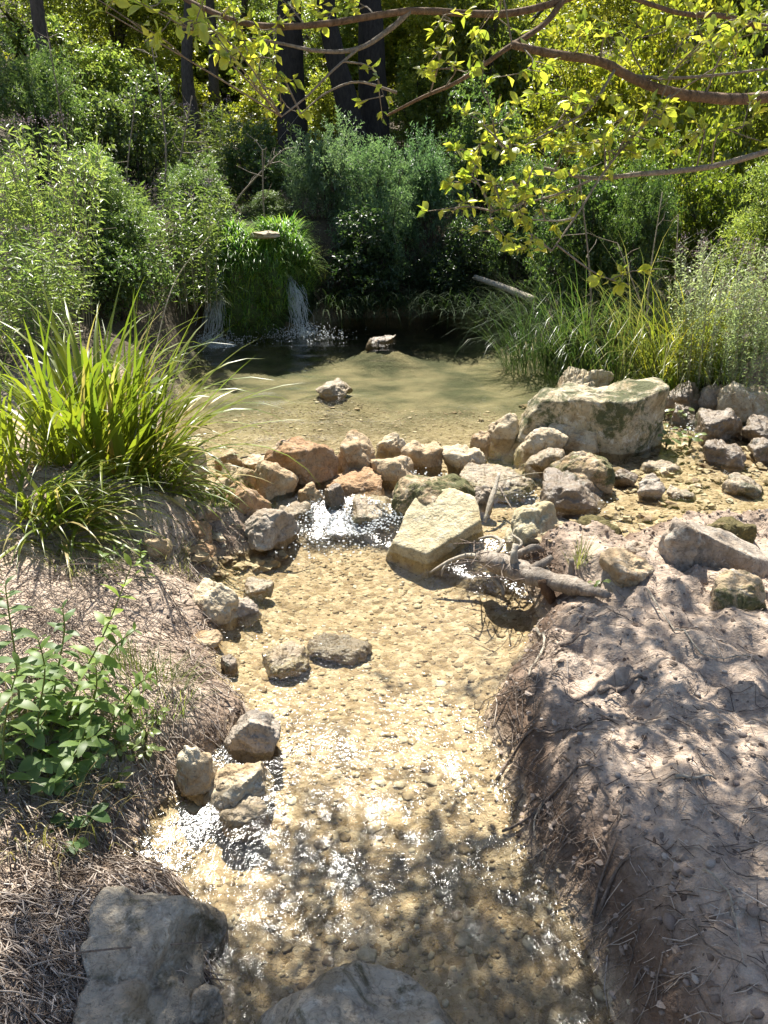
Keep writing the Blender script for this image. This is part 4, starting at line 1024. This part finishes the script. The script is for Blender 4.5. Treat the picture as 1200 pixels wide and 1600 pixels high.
for j, (p, w_) in enumerate([([(765, 872, .11), (730, 868, .09), (700, 878, .05), (672, 895, .0)], [5, 4, 3, 1.5]), ([(700, 878, .05), (692, 890, .02), (690, 900, -.01)], [2.5, 2, 1]), ([(772, 880, .11), (770, 900, .06), (785, 920, .02), (786, 935, -.01)], [5, 5, 4, 2]),
                             ([(800, 870, .16), (835, 855, .2), (848, 862, .17)], [5, 6, 3]), ([(805, 885, .15), (803, 868, .2), (806, 850, .24)], [7, 6, 4]), ([(830, 890, .15), (850, 880, .18), (862, 870, .2)], [8, 7, 5]),
                             ([(770, 870, .13), (785, 850, .17), (770, 838, .17), (748, 842, .14)], [4, 3, 3, 1.5]), ([(790, 870, .14), (815, 850, .19), (800, 835, .2)], [3, 2.5, 1.5]), ([(850, 880, .15), (865, 905, .16), (880, 912, .16)], [3, 3, 2])]):
    obj('root', px_tube(p, w_, 12, 7, .35, 20 + j, dl).data('root', M['driftwood' if j in (3, 5) else 'driftwood_pale']), dr)
obj('broken_stub', px_tube([(848, 905, .17), (856, 925, .12), (868, 948, .04)], [9, 9, 5], 8, 9, .4, 41, dl).data('broken_stub', M['rotten']), dr, label='reddish rotten stub')
obj('broken_stub', px_tube([(893, 875, .24), (893, 890, .19), (892, 908, .15)], [4, 5, 5], 6, 8, .3, 42, dl).data('broken_stub', M['driftwood']), dr)
tw = MB(); r = rs(43)
for j in range(60):
    a, b = r.uniform(735, 860), r.uniform(845, 905); th = r.uniform(0, 6.28); l_ = r.uniform(12, 40)
    px_tube([(a, b, .13 + .05 * r.rand()), (a + l_ * math.cos(th) * .5, b + l_ * math.sin(th) * .3, .16), (a + l_ * math.cos(th), b + l_ * .6 * math.sin(th), .11 + .05 * r.rand())], [1.2, 1, .5], 5, 4, 0, j, dl, tw)
obj('caught_twigs', tw.data('caught_twigs', M['root']), dr, kind='stuff')
stick('stick', [(757, 815, .06), (768, 780, .14), (780, 740, .22)], [3, 4.5, 3], 'driftwood_pale', 'pale bare stick leaning on the rocks behind the slab', 'stick', 51)
stick('stick', [(780, 760, .15), (788, 776, .12), (800, 795, .09)], [2, 2, 1], 'driftwood', 'short dark twig beside the leaning pale stick', 'stick', 52)
stick('thin_twig', [(778, 752, .2), (830, 740, .16), (880, 738, .12)], [1, .8, .6], 'straw', 'hair thin twig arching right from the leaning stick', 'twig', 53)
stick('thin_twig', [(375, 716, .12), (395, 712, .13), (420, 709, .12)], [1.2, 1.5, 1], 'bark', 'thin twig lying across the pool edge left of the brown dam rock', 'twig', 54)
lg = at_y(790, 452, 8.8)
fl = MB(); q = np.array([at_y(742, 433, 9.0), at_y(790, 450, 8.7), at_y(836, 470, 8.4)]) ; fl.tube(spline(q, 12) - q[0], np.linspace(.028, .042, 12), 9, wob=.2)
obj('fallen_log', fl.data('fallen_log', M['driftwood_pale']), None, tuple(q[0]), label='pale bare log slanting into the shaded far corner of the pool', cat='log')
ROOTS = [([(838, 985), (850, 1010), (832, 1040), (826, 1060)], 3, 'pale forked root curling over the top of the cut bank'), ([(775, 1222), (800, 1192), (855, 1162), (925, 1132)], 2.5, 'long thin root running up from the cut bank to the lit earth'),
         ([(785, 1302), (830, 1300), (900, 1297), (945, 1288)], 2.5, 'straight root crossing the shaded face of the right bank'), ([(832, 1345), (832, 1322), (850, 1292)], 2, 'short root hanging over the round stone on the bank face'),
         ([(922, 1462), (930, 1435), (948, 1408)], 3, 'pale curved root stub low on the shaded bank'), ([(932, 1462), (950, 1438), (972, 1405)], 3.5, 'second pale root stub right beside the curved one'),
         ([(1098, 1362), (1140, 1425), (1160, 1515)], 2, 'thin bent twig on the shaded right bank near the frame edge'), ([(1082, 1440), (1110, 1488), (1165, 1518)], 2, 'thin twig meeting the bent one in a V on the right bank'),
         ([(980, 1592), (992, 1560), (1015, 1532)], 2, 'thin root at the bottom of the right bank'), ([(1055, 1217), (1085, 1218), (1118, 1220)], 3, 'straight dark stick lying in the shade of the right bank'),
         ([(935, 1085), (975, 1080), (1010, 1060)], 5, 'flat piece of bark on the shaded top of the right bank'), ([(875, 1010), (900, 998), (922, 990)], 2.5, 'dark twig at the crest of the bank below the driftwood'),
         ([(1010, 925), (1090, 1010), (1200, 1035)], 1.6, 'long thin fallen twig across the lit top of the right bank')]
for j, (p, w_, lab) in enumerate(ROOTS):
    q = [on(a, b, .25) for a, b in p]; P = spline(q, 14)
    P[:, 2] = np.maximum(terrain(P[:, 0], P[:, 1])[0] + .004, P[:, 2]) + .004; k = project(P)[2].mean() / F; mb = MB(); mb.tube(P - P[0], np.linspace(w_, w_ * .5, 14) * k, 6, wob=.3, seed=j)
    nm = 'root' if 'root' in lab else ('bark_piece' if 'bark' in lab else 'twig')
    obj('exposed_root' if nm == 'root' else 'fallen_' + nm, mb.data(nm, M['root' if j % 3 else 'driftwood_pale']), None, tuple(P[0]), label=lab, cat=nm.split('_')[0])
rf = MB(); r = rs(55)           # hair roots on the cut face of the right bank
edge = [(845, 975), (800, 1045), (745, 1110), (770, 1180), (787, 1260), (805, 1340), (845, 1420), (905, 1500), (955, 1590)]
for j in range(150):
    u = r.uniform(0, len(edge) - 1.01); i_ = int(u); e0, e1 = np.array(edge[i_]), np.array(edge[i_ + 1]); e = e0 + (e1 - e0) * (u - i_)
    a = on(e[0] + r.uniform(8, 80), e[1] + r.uniform(-25, 15), .2); b = on(e[0] + r.uniform(-2, 75), e[1] + r.uniform(-15, 45), .1)
    m_ = (a + b) / 2 + r.normal(0, .02, 3); P = spline([a, m_, b], 7); P[:, 2] = np.maximum(P[:, 2], terrain(P[:, 0], P[:, 1])[0] + .003) + abs(r.normal(0, .004)); rf.tube(P, np.linspace(.0018, .0006, 7) * r.uniform(.4, 1.2), 4, cap=False)
obj('root_hairs', rf.data('root_hairs', M['root']), label='tangle of fine roots sticking out of the cut face of the right bank', cat='roots', kind='stuff')
for j, (p, lab) in enumerate([([(60, 1548), (180, 1530), (335, 1515)], 'long thin stem lying across the big shaded rock'), ([(120, 1395), (190, 1390), (265, 1372)], 'thin straight twig on the litter above the big shaded rock'), ([(30, 1470), (75, 1490), (140, 1530)], 'dry twig at the bottom left beside the shaded rock'), ([(128, 1480), (150, 1500), (180, 1520)], 'short pale twig pointing at the shaded rock')]):
    P = spline([on(a, b, .1) for a, b in p], 10); P[:, 2] += .02 if j else .09; mb = MB(); mb.tube(P - P[0], np.linspace(.0025, .0015, 10), 5); obj('fallen_twig', mb.data('twig', M['root']), None, tuple(P[0]), label=lab, cat='twig')

# ------------------------------------------------------------------ leafy plants on the left bank, each leaf a part
def leaf_mesh(name, shape, mat, seed=0, curl=.15, fold=.18):
    """one leaf along +X, unit length; shape gives the half width at each station"""
    n = len(shape); t = np.linspace(0, 1, n); w = np.array(shape); z = -curl * t ** 2 + .05 * np.sin(t * 3)
    c_ = np.stack([t, 0 * t, z], 1); l_ = np.stack([t - .03 * w, -w, z + fold * w], 1); r_ = np.stack([t - .03 * w, w, z + fold * w], 1)
    V = np.stack([l_, c_, r_], 1).reshape(-1, 3); j = np.arange(n - 1)[:, None] * 3
    return mesh_data(name, V, np.vstack([j + [[0, 1, 4, 3]], j + [[1, 2, 5, 4]]]), mat, True, {'tint': np.tile([.6, .4, .6], n)})
LANCE = leaf_mesh('leaf', [.01, .09, .15, .17, .15, .1, .01], M['leaf_shiny'])
LANCE2 = leaf_mesh('leaf', [.01, .08, .14, .16, .13, .08, .01], M['leaf_shiny'], curl=.35)
OVAL = leaf_mesh('leaf', [.01, .17, .27, .32, .3, .2, .02], M['leaf_shiny'], curl=.12)
OVAL2 = leaf_mesh('leaf', [.01, .19, .3, .34, .31, .2, .02], M['leaf_shiny'], curl=.3, fold=.3)
SPOON = leaf_mesh('leaf', [.015, .07, .17, .24, .26, .2, .03], M['leaf'], curl=.1)
SPOON2 = leaf_mesh('leaf', [.015, .06, .15, .22, .23, .17, .03], M['leaf'], curl=.28, fold=.35)
def put_leaf(root, me, p, ax, nrm, L, color, wk=1):
    ax = unit(np.asarray(ax, float)); y_ = unit(np.cross(nrm, ax)); z_ = np.cross(ax, y_)
    m = Matrix(((ax[0] * L, y_[0] * L * wk, z_[0] * L, p[0]), (ax[1] * L, y_[1] * L * wk, z_[1] * L, p[1]), (ax[2] * L, y_[2] * L * wk, z_[2] * L, p[2]), (0, 0, 0, 1)))
    o = obj('leaf', me, root, color=np.clip(color, 0, 1)); o.matrix_basis = m; return o

def stalk(pts, npair, L, color, label, seed, name='leafy_stalk', tipcol=None, shapes=(0, 1)):
    """upright stalk with crossed leaf pairs; pts: foot pixel then (px, py) higher up, all near the foot's depth"""
    r = rs(seed); foot = on(*pts[0], .15); dep = float(project(foot)[2]); root = empty(name, foot, label=label, cat='plant')
    P = spline([foot] + [D(a, b, dep - .04 * i_) for i_, (a, b) in enumerate(pts[1:])], 20) - foot
    mb = MB(); mb.tube(P, np.linspace(.0035, .0015, 20), 6); obj('stem', mb.data('stem', M['grass']), root, color=(.14, .17, .05))
    for j in range(npair):
        t = .15 + .85 * (j / (npair - 1)); k = min(19, int(t * 19)); p = P[k]; d = unit(P[min(19, k + 1)] - P[max(0, k - 1)])
        a0 = j * 1.57 + r.normal(0, .25)
        for s_ in (0, math.pi):
            A = unit(np.cross(d, [.3, 1, .1])); B = np.cross(d, A); o_ = math.cos(a0 + s_) * A + math.sin(a0 + s_) * B
            ax = o_ + d * (.15 + .7 * t ** 4) + [0, 0, -.25 * (1 - t)]; Ls = L * (1 - .55 * max(0, t - .6) / .4) * r.uniform(.8, 1.15)
            put_leaf(root, [LANCE, LANCE2][r.randint(2)], p, ax, unit(np.array([0, 0, 1.]) + d * .4 + r.normal(0, .2, 3)), Ls, np.array(color if t < .75 or tipcol is None else tipcol) * r.uniform(.8, 1.2), 1.15)
    return root
stalk([(98, 1150), (120, 1075), (165, 985), (205, 885)], 13, .085, (.15, .23, .05), 'tall leafy stalk leaning right over the stream with bright tip leaves', 1001, tipcol=(.2, .28, .05))
stalk([(30, 1160), (28, 1060), (15, 965), (8, 915)], 12, .08, (.09, .15, .05), 'upright leafy stalk at the left edge left of the leaning one', 1002)
stalk([(75, 1140), (88, 1060), (100, 990), (98, 950)], 10, .07, (.10, .165, .055), 'shorter leafy stalk between the two taller ones', 1003)
stalk([(140, 1110), (158, 1050), (180, 1010), (210, 985)], 7, .06, (.11, .17, .05), 'small leafy sprig under the leaning tall stalk', 1004)
stalk([(230, 905), (222, 880), (218, 850)], 6, .05, (.14, .22, .04), 'little bright green sprout at the foot of the small sedge', 1005)
stalk([(150, 900), (165, 870), (190, 855)], 6, .045, (.12, .19, .045), 'small leafy weed beside the drooping sedge blades', 1006)
def rosette(px, py, n, L, color, label, seed, h=.06, shapes=None, name='bramble'):
    r = rs(seed); g = on(px, py + 12, .12); root = empty(name, g, label=label, cat='plant'); mb = MB()
    for j in range(n):
        th = j * 2.4 + r.normal(0, .3); rr = L * r.uniform(.15, .9); hh = h * r.uniform(.6, 1.3)
        e = np.array([rr * math.cos(th), rr * math.sin(th), hh]); mb.tube(spline([[0, 0, -.01], e * [.4, .4, .8], e], 6), np.linspace(.0018, .001, 6), 4, cap=False)
        for q in (-.9, 0, .9) if shapes is None else (0,):
            ax = np.array([math.cos(th + q), math.sin(th + q), r.normal(.0, .2)])
            put_leaf(root, (OVAL, OVAL2)[r.randint(2)] if shapes is None else shapes[r.randint(len(shapes))], e, ax, unit(np.array([-.1, -.25, 1.]) + r.normal(0, .22, 3)), L * r.uniform(.75, 1.1), np.array(color) * r.uniform(.8, 1.25))
    obj('stems', mb.data('stems', M['grass']), root, color=(.13, .14, .05))
for j, (a, b, n, L, lab) in enumerate([(48, 1108, 4, .065, 'bramble leaves at the foot of the middle stalk'), (122, 1128, 5, .065, 'pale round leaved bramble sprig right of the stalks'), (18, 1150, 4, .065, 'bramble sprig at the left edge below the stalks'), (75, 1192, 4, .06, 'bramble sprig with drooping leaves above the dry grass'), (128, 1185, 4, .06, 'bramble leaves in the middle of the left bank patch'),
                                        (82, 1228, 4, .05, 'low bramble leaves at the lower end of the left patch'), (122, 1300, 4, .05, 'lone dark green bramble sprig hanging below the patch'), (160, 1150, 3, .05, 'small bramble sprig facing the stream'), (55, 1060, 4, .06, 'bluish round leaves between the stalks')]):
    rosette(a, b, n, L, (.15, .225, .085) if j != 6 else (.075, .14, .045), lab, 1100 + j, .05 if j < 6 else .04)
for j, (a, b, n, lab) in enumerate([(190, 1185, 14, 'pale small leaved sprig beside the cream rock'), (232, 1172, 16, 'small leaved yellowish sprig over the litter above the cream rock'), (238, 1222, 14, 'bright small leaved sprig hanging to the wet stream edge'), (185, 1232, 14, 'small leaved sprig at the dark wet hollow'), (205, 1110, 14, 'weedy green sprig on the litter slope'), (250, 1135, 10, 'tiny sprig at the edge of the litter'), (935, 915, 8, 'tiny green weed by the right bank crest')]):
    rosette(a, b, n, .028, (.17, .23, .075), lab, 1150 + j, .05, (SPOON, SPOON2), 'small_weed')
for j, (p, n_, L_, c_, lab) in enumerate([
    ([(60, 1190), (60, 1120), (70, 1050), (60, 1000)], 11, .085, (.13, .21, .05), 'broad leaved stalk rising from the middle of the bramble patch'),
    ([(10, 1240), (5, 1160), (15, 1090), (30, 1040)], 11, .085, (.12, .19, .05), 'broad leaved stalk at the left edge above the dry grass'),
    ([(120, 1200), (135, 1130), (150, 1080), (150, 1040)], 10, .075, (.14, .22, .05), 'leafy stalk close behind the pale bramble sprig'),
    ([(165, 1170), (185, 1110), (215, 1070), (235, 1060)], 9, .06, (.15, .23, .055), 'slender leafy stalk bending right over the litter'),
    ([(90, 1250), (105, 1200), (130, 1160), (150, 1150)], 8, .07, (.11, .18, .05), 'low leafy stalk above the hanging bramble sprig')]):
    stalk(p, n_, L_, c_, lab, 1020 + j)
# greenery at the boulder's foot and in the big sedge
for j, (a, b, n, L, lab) in enumerate([(1060, 655, 16, .06, 'yellow green weed growing at the right end of the boulder'), (1040, 690, 16, .06, 'leafy weed at the foot of the boulder over the side channel'), (1075, 692, 12, .05, 'pale weed between the boulder and the cascade'), (95, 700, 16, .06, 'pale leaved weed in front of the big sedge'), (250, 620, 16, .06, 'pale leafy weed growing through the right side of the big sedge')]):
    if b == 620: 
        p_ = on(235, 765, .2); 
    rosette(a, b if b != 620 else 745, n, L, (.15, .2, .07), lab, 1180 + j, .1 if b != 620 else .4, (SPOON, OVAL), 'small_weed')
# thin dry stems arching over the left bank
ds = empty('dry_grass_spray', on(30, 1010, .2), label='spray of thin grey dry stems arching over the left bank', cat='dry grass'); r = rs(1201); dl2 = np.array(ds.location)
for j in range(34):
    a = on(r.uniform(-60, 90), r.uniform(960, 1060), .2); b = on(r.uniform(120, 290), r.uniform(870, 1000), .2)
    P = spline([a, (a + b) / 2 + [0, 0, r.uniform(.03, .16)], b + [0, 0, r.uniform(.0, .1)]], 10) - dl2; mb = MB(); mb.tube(P, np.linspace(.0016, .0007, 10), 4, cap=False); obj('stem', mb.data('stem', M['root']), ds)
st_ = D(512, 500, 4.0)
sf = MB(); foot = on(190, 770, .25); P = spline([foot, D(240, 560, 3.9), D(262, 470, 3.95), D(285, 420, 4.0), D(326, 370, 4.05)], 18); sf.tube(P - foot, np.linspace(.004, .002, 18), 5)
obj('dry_flower_stalk', sf.data('dry_flower_stalk', M['straw']), None, tuple(foot), label='single straw coloured dry stalk rising out of the big sedge', cat='stalk')
yf = on(4, 905, .2); mb = MB(); mb.tube([[0, 0, 0], [0, 0, .12]], .0015, 4); ro = empty('yellow_flower', yf, label='tiny yellow flower at the left frame edge', cat='flower'); obj('stem', mb.data('stem', M['grass']), ro, color=(.1, .15, .03))
mb = MB(); th = np.arange(9) * .7; leaf_cloud(np.tile([[0, 0, .12]], (9, 1)), np.stack([np.cos(th), np.sin(th), .3 + 0 * th], 1), np.tile([[0, 0, 1.]], (9, 1)), .014, .008, .5, mb); obj('petals', mb.data('petals', M['flower_yellow']), ro)

# ------------------------------------------------------------------ the tree whose boughs hang over the stream
TB = np.array([2.45, 2.7, hz(2.45, 2.7)])
tr_ = empty('overhanging_tree', TB, label='tree on the right bank whose yellow green boughs hang over the stream', cat='tree')
tk = MB(); TP = spline([TB - [0, 0, .1], TB + [.05, .05, 1.0], TB + [-.05, .1, 2.0], TB + [-.2, .3, 3.2], TB + [-.3, .6, 4.6]], 20); tk.tube(TP - TB, np.linspace(.15, .06, 20), 12, wob=.15)
obj('trunk', tk.data('trunk', M['bark']), tr_)
BR = [([(1560, 60, 2.9), (1380, 115, 2.8), (1200, 152, 2.7), (1080, 150, 2.6), (1000, 128, 2.55), (940, 97, 2.5), (860, 84, 2.48), (800, 70, 2.45)], (14, 7), 'bark_branch', (0, 7)),
      ([(1500, -180, 3.1), (1200, -120, 2.9), (1000, -50, 2.8), (880, 0, 2.7), (800, 20, 2.65), (740, 22, 2.6), (640, 17, 2.5), (500, 38, 2.4), (400, 40, 2.45), (320, 14, 2.5), (240, -30, 2.6)], (10, 4.5), 'bark_branch', (0, 9)),
      ([(880, 0, 2.7), (850, 38, 2.66), (790, 77, 2.6), (720, 125, 2.6), (660, 152, 2.6), (605, 180, 2.7)], (7, 2.5), 'bark_branch', None),
      ([(1600, 130, 2.9), (1350, 185, 2.75), (1200, 236, 2.6), (1100, 262, 2.55), (1000, 272, 2.5), (920, 278, 2.5), (850, 262, 2.5)], (9, 3), 'bark_twig', (0, 7)),
      ([(640, 17, 2.5), (610, 45, 2.5), (560, 76, 2.48), (500, 80, 2.45), (440, 68, 2.45), (390, 60, 2.45)], (6, 2), 'bark_twig', None),
      ([(1050, 145, 2.58), (1010, 190, 2.5), (950, 260, 2.45), (905, 330, 2.42), (862, 392, 2.4)], (3, 1.5), 'bark_twig', None),
      ([(960, 110, 2.5), (920, 170, 2.46), (860, 205, 2.44), (790, 245, 2.42)], (3, 1.3), 'bark_twig', None),
      ([(1500, -60, 2.8), (1250, 40, 2.7), (1130, 25, 2.65), (1060, 20, 2.6), (980, -6, 2.6)], (8, 4), 'bark_branch', (0, 5)),
      ([(980, 118, 2.53), (1040, 122, 2.6), (1110, 118, 2.7), (1230, 104, 2.8)], (4, 2), 'bark_twig', None),
      ([(560, 76, 2.48), (520, 110, 2.45), (480, 150, 2.42), (440, 182, 2.4)], (3, 1.3), 'bark_twig', None),
      ([(620, 145, 2.65), (560, 128, 2.6), (510, 145, 2.55), (470, 178, 2.5)], (3, 1.3), 'bark_twig', None),
      ([(930, 278, 2.5), (880, 300, 2.47), (830, 315, 2.45), (770, 330, 2.43)], (2.5, 1.2), 'bark_twig', None),
      ([(900, 340, 2.42), (870, 345, 2.42), (830, 343, 2.42), (815, 347, 2.42)], (2, 1), 'driftwood_pale', None)]
allpts = []; BO = []
for j, (p, rr, mt, _) in enumerate(BR):
    mb = MB(); P = spline([D(*q) for q in p], 26)
    if j in (0, 1, 3, 7):
        k = {0: 12, 1: 15, 3: 9, 7: 13}[j]; P = np.vstack([spline([TP[k], (TP[k] + P[0]) / 2 + [0, 0, .1], P[0]], 6)[:-1], P])
    dm = float(np.mean(project(P)[2])) / F
    rad_ = np.linspace(rr[0] * .78, rr[1] * .8, len(P)) * 2.5 / F
    mb.tube(P - TB, rad_, 8, wob=.18, seed=j); BO.append(obj('branch', mb.data('branch', M[mt]), tr_)); allpts.append(P[-26:])
allpts = np.vstack(allpts)
CL = [(740, 240, 9), (720, 285, 9), (772, 292, 10), (800, 232, 10), (832, 262, 10), (792, 340, 8), (850, 335, 8), (880, 242, 11), (905, 200, 10), (850, 205, 9), (935, 222, 10), (965, 190, 9), (845, 392, 7), (820, 300, 9), (760, 200, 8), (1000, 205, 9), (985, 445, 8), (905, 305, 7), (930, 160, 8), (875, 150, 7), (705, 330, 6), (775, 375, 6), (955, 250, 8), (1010, 165, 7), (1050, 195, 7),
      (165, 18, 5), (280, 32, 6), (330, 45, 7), (380, 72, 7), (430, 55, 7), (390, 90, 8), (440, 172, 8), (405, 132, 7), (470, 20, 7), (425, 110, 7), (350, 20, 6), (230, 10, 5), (680, 82, 6), (705, 102, 6), (560, 15, 6), (600, 150, 6), (520, 12, 5),
      (1120, 42, 8), (1080, 92, 8), (960, 60, 8), (905, 52, 7), (820, 112, 6), (1150, 90, 8), (1180, 30, 8), (1010, 50, 8), (1100, 200, 8), (1160, 200, 8), (780, 30, 6), (690, 30, 6), (1060, 60, 7), (760, 140, 6)]
r = rs(1301); cand = []; tw = MB()
for j, (a, b, n) in enumerate(CL):
    dep = 2.45 + r.normal(0, .08) - (.55 if a < 340 else 0); c = D(a, b, dep); near_ = allpts[np.argmin(np.linalg.norm(allpts - c, axis=1))]
    P = spline([near_, (near_ + c) / 2 + r.normal(0, .03, 3) + [0, 0, .03], c], 8); tw.tube(P - TB, np.linspace(.0035, .0015, 8), 4, cap=False)
    subs = [P]
    for q in range(3):
        e = c + unit(r.randn(3) * [1, .8, .6]) * r.uniform(.05, .12); s0 = P[r.randint(4, 8)]; SP_ = spline([s0, (s0 + e) / 2 + r.normal(0, .01, 3), e], 6); tw.tube(SP_ - TB, np.linspace(.002, .001, 6), 4, cap=False); subs.append(SP_)
    for SPp in subs:
        for q in range(max(3, int(n * .6))):
            p = SPp[r.randint(max(1, len(SPp) // 2), len(SPp))] + r.normal(0, .004, 3)
            for _ in range(2):
                ax = unit(r.randn(3) * [1, 1, .7] + unit(SPp[-1] - SPp[0]) * .9); nr = unit(r.randn(3) * .7 + [0, 0, 1])
                cand.append((p, ax, nr, r.uniform(.026, .046)))
obj('twigs', tw.data('twigs', M['bark_twig']), tr_, kind='stuff')
P = np.array([c_[0] for c_ in cand]); qx, qy, qd = project(P); inf = (qx > -20) & (qx < 1220) & (qy > -20)
size = np.array([c_[3] for c_ in cand]) / qd * F * inf; order = np.argsort(-size)
rest = MB()
for rank, k in enumerate(order):
    p, ax, nr, L = cand[k]; u = r.rand(); colr = np.array([.36, .38, .055]) * (1 - u) + np.array([.23, .3, .055]) * u
    if rank < 300: put_leaf(BO[int(np.argmin(np.linalg.norm(allpts - p, axis=1))) // 26], (SPOON, SPOON2)[k % 2], p - TB, ax, nr, L, colr, 1.15)
idx = order[300:]
leaf_cloud(np.array([cand[k][0] for k in idx]) - TB, np.array([cand[k][1] for k in idx]), np.array([cand[k][2] for k in idx]), np.array([cand[k][3] for k in idx]), np.array([cand[k][3] for k in idx]) * .5, r.rand(len(idx)), rest)
obj('small_leaves', rest.data('small_leaves', M['leaf']), tr_, color=(.29, .33, .05), kind='stuff')
# the rest of its crown, above the picture: boughs and leaf sprays that throw the dappled shade on the near stream and bank
SHADE = [(900, 1005), (960, 1040), (1000, 1075), (1050, 1010), (1060, 1100), (1130, 1140), (1190, 1080), (1180, 1000), (1090, 1430), (950, 1450), (1050, 1480),  (1000, 1480), (930, 1540), (1180, 1560), (1200, 1480), (1150, 1510), (1010, 1540), (1180, 1310), (1100, 1590), (1240, 1180), (1250, 1420),
         (480, 1120), (560, 1190), (690, 1215), (620, 1275), (730, 1300), (600, 1345), (500, 1390), (680, 1410), (770, 1390), (430, 1450), (360, 1430), (560, 1480), (660, 1500), (780, 1490), (860, 1560), (480, 1560), (600, 1600), (700, 1580), (380, 1530), (330, 1600), (540, 1420), (640, 1450), (720, 1460), (450, 1500), (620, 1550), (760, 1560), (300, 1500),
         (215, 1450), (245, 1550), (120, 1480), (170, 1600), (60, 1560), (230, 1500), (740, 980), (860, 960), (840, 1480)]
cn, lm = MB(), MB(); r = rs(1401); top_ = TP[-1]
for j, (a, b) in enumerate(SHADE):
    g = W(a, b, .1)
    for _ in range(40):
        h = r.uniform(2.4, 4.6); c = g + SUNV * (h / SUNV[2]); q = project(c)
        if q[1] < -70 or q[0] > 1290 or q[0] < -90: break
    m = 9 if b < 1000 else (12 if a < 850 and b < 1250 else 27); R = .10 if b < 1000 else .13
    st0 = c + r.randn(m, 3) * [R, R, R * .6]; dd_ = unit(r.randn(m, 3) * [1, 1, .4])
    twig_leaves(st0 - TB, dd_, .16, 6, .05, .027, 1500 + j, cn, .3, .8)
    k = r.randint(11, 20); lm.tube(spline([TP[k], (TP[k] * .45 + c * .55) + [0, 0, .35 + .3 * r.rand()], c], 14) - TB, np.linspace(.022, .004, 14), 5, wob=.1, seed=j)
obj('crown', cn.data('crown', M['leaf']), tr_, color=(.19, .22, .025)); obj('boughs', lm.data('boughs', M['bark']), tr_)

# bare stems standing in the thickets
r = rs(1601)
for j, (a0, b0, a1, b1, Y, w_, lab) in enumerate([(110, 330, 75, 60, 7.4, 1.6, 'thin bare stem standing above the pink flowered herbs'), (245, 260, 235, 60, 8.6, 1.8, 'pale upright bare stem right of the upper left shrub'), (185, 330, 215, 130, 7.2, 1.5, 'bare stem leaning right over the dark left shrub'), (270, 330, 300, 150, 8.9, 2, 'slanting bare stem below the thin grey trunks'),
        (425, 380, 410, 235, 8.7, 2, 'pale twig rising from the ledge above the right waterfall'), (130, 390, 105, 250, 6.2, 1.4, 'dry stem among the left herbs with a tilted top'), (1040, 560, 965, 380, 6.0, 1.6, 'dry reed arching left out of the bright tuft'), (1090, 560, 1060, 335, 5.9, 1.6, 'tall dry reed upright above the bright tuft'), (930, 540, 905, 270, 6.6, 2, 'grey upright stem in front of the shaded right shrub'), (1010, 560, 1035, 300, 6.4, 1.6, 'dry reed leaning right above the arching grass'), (350, 330, 430, 245, 8.9, 2, 'bare forked twig slanting over the top of the falls'), (60, 430, 118, 300, 5.2, 1.3, 'thin dry stem crossing the pale left herbs')]):
    A, B = at_y(a0, b0, Y), at_y(a1, b1, Y); A[2] = min(A[2], hz(A[0], A[1]) + .02); k = Y / F * 1.05; root = empty('bare_stem', A, label=lab, cat='stem')
    P = spline([A, (A + B) / 2 + r.normal(0, .05, 3), B], 12); mb = MB(); mb.tube(P - A, np.linspace(w_, w_ * .4, 12) * k, 5, wob=.2, seed=j); obj('stalk', mb.data('stalk', M['straw' if j in (6, 7, 9) else 'bark_twig']), root)
    for q in range(6):
        i_ = r.randint(5, 12); e = P[i_] + unit(r.randn(3) * [1, .6, .6] + [0, 0, .7]) * r.uniform(.1, .3); mb = MB(); mb.tube([P[i_] - A, (P[i_] + e) / 2 - A + r.normal(0, .015, 3), e - A], [w_ * .35 * k, w_ * .25 * k, w_ * .12 * k], 4, cap=False); obj('twig', mb.data('twig', M['bark_twig']), root)

# dark growth added over the pale bank behind the pool, painting in the hollow's shade
for j, (px, Y, lab) in enumerate([(520, 8.75, 'dark grass added to darken the undercut bank left of the hollow'), (600, 8.85, 'dark grass added to darken the middle of the hollow behind the pool'), (680, 8.85, 'dark grass added to darken the right side of the hollow'), (750, 8.75, 'dark grass added as shade beside the foot of the pale log')]):
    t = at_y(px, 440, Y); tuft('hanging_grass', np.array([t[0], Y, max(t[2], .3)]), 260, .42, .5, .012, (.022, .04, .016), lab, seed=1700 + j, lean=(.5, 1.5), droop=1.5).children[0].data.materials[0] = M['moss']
for j, (a, b, n, L, lab) in enumerate([(250, 870, 120, .14, 'thin dry grass on the left bank above the stream rocks'), (130, 880, 160, .16, 'straw coloured grass below the small sedge'), (300, 880, 90, .1, 'short grass at the left waterline')]):
    tuft('grass_tuft', on(a, b), n, .13, L, .003, (.2, .2, .09), lab, seed=1750 + j, droop=1.2)
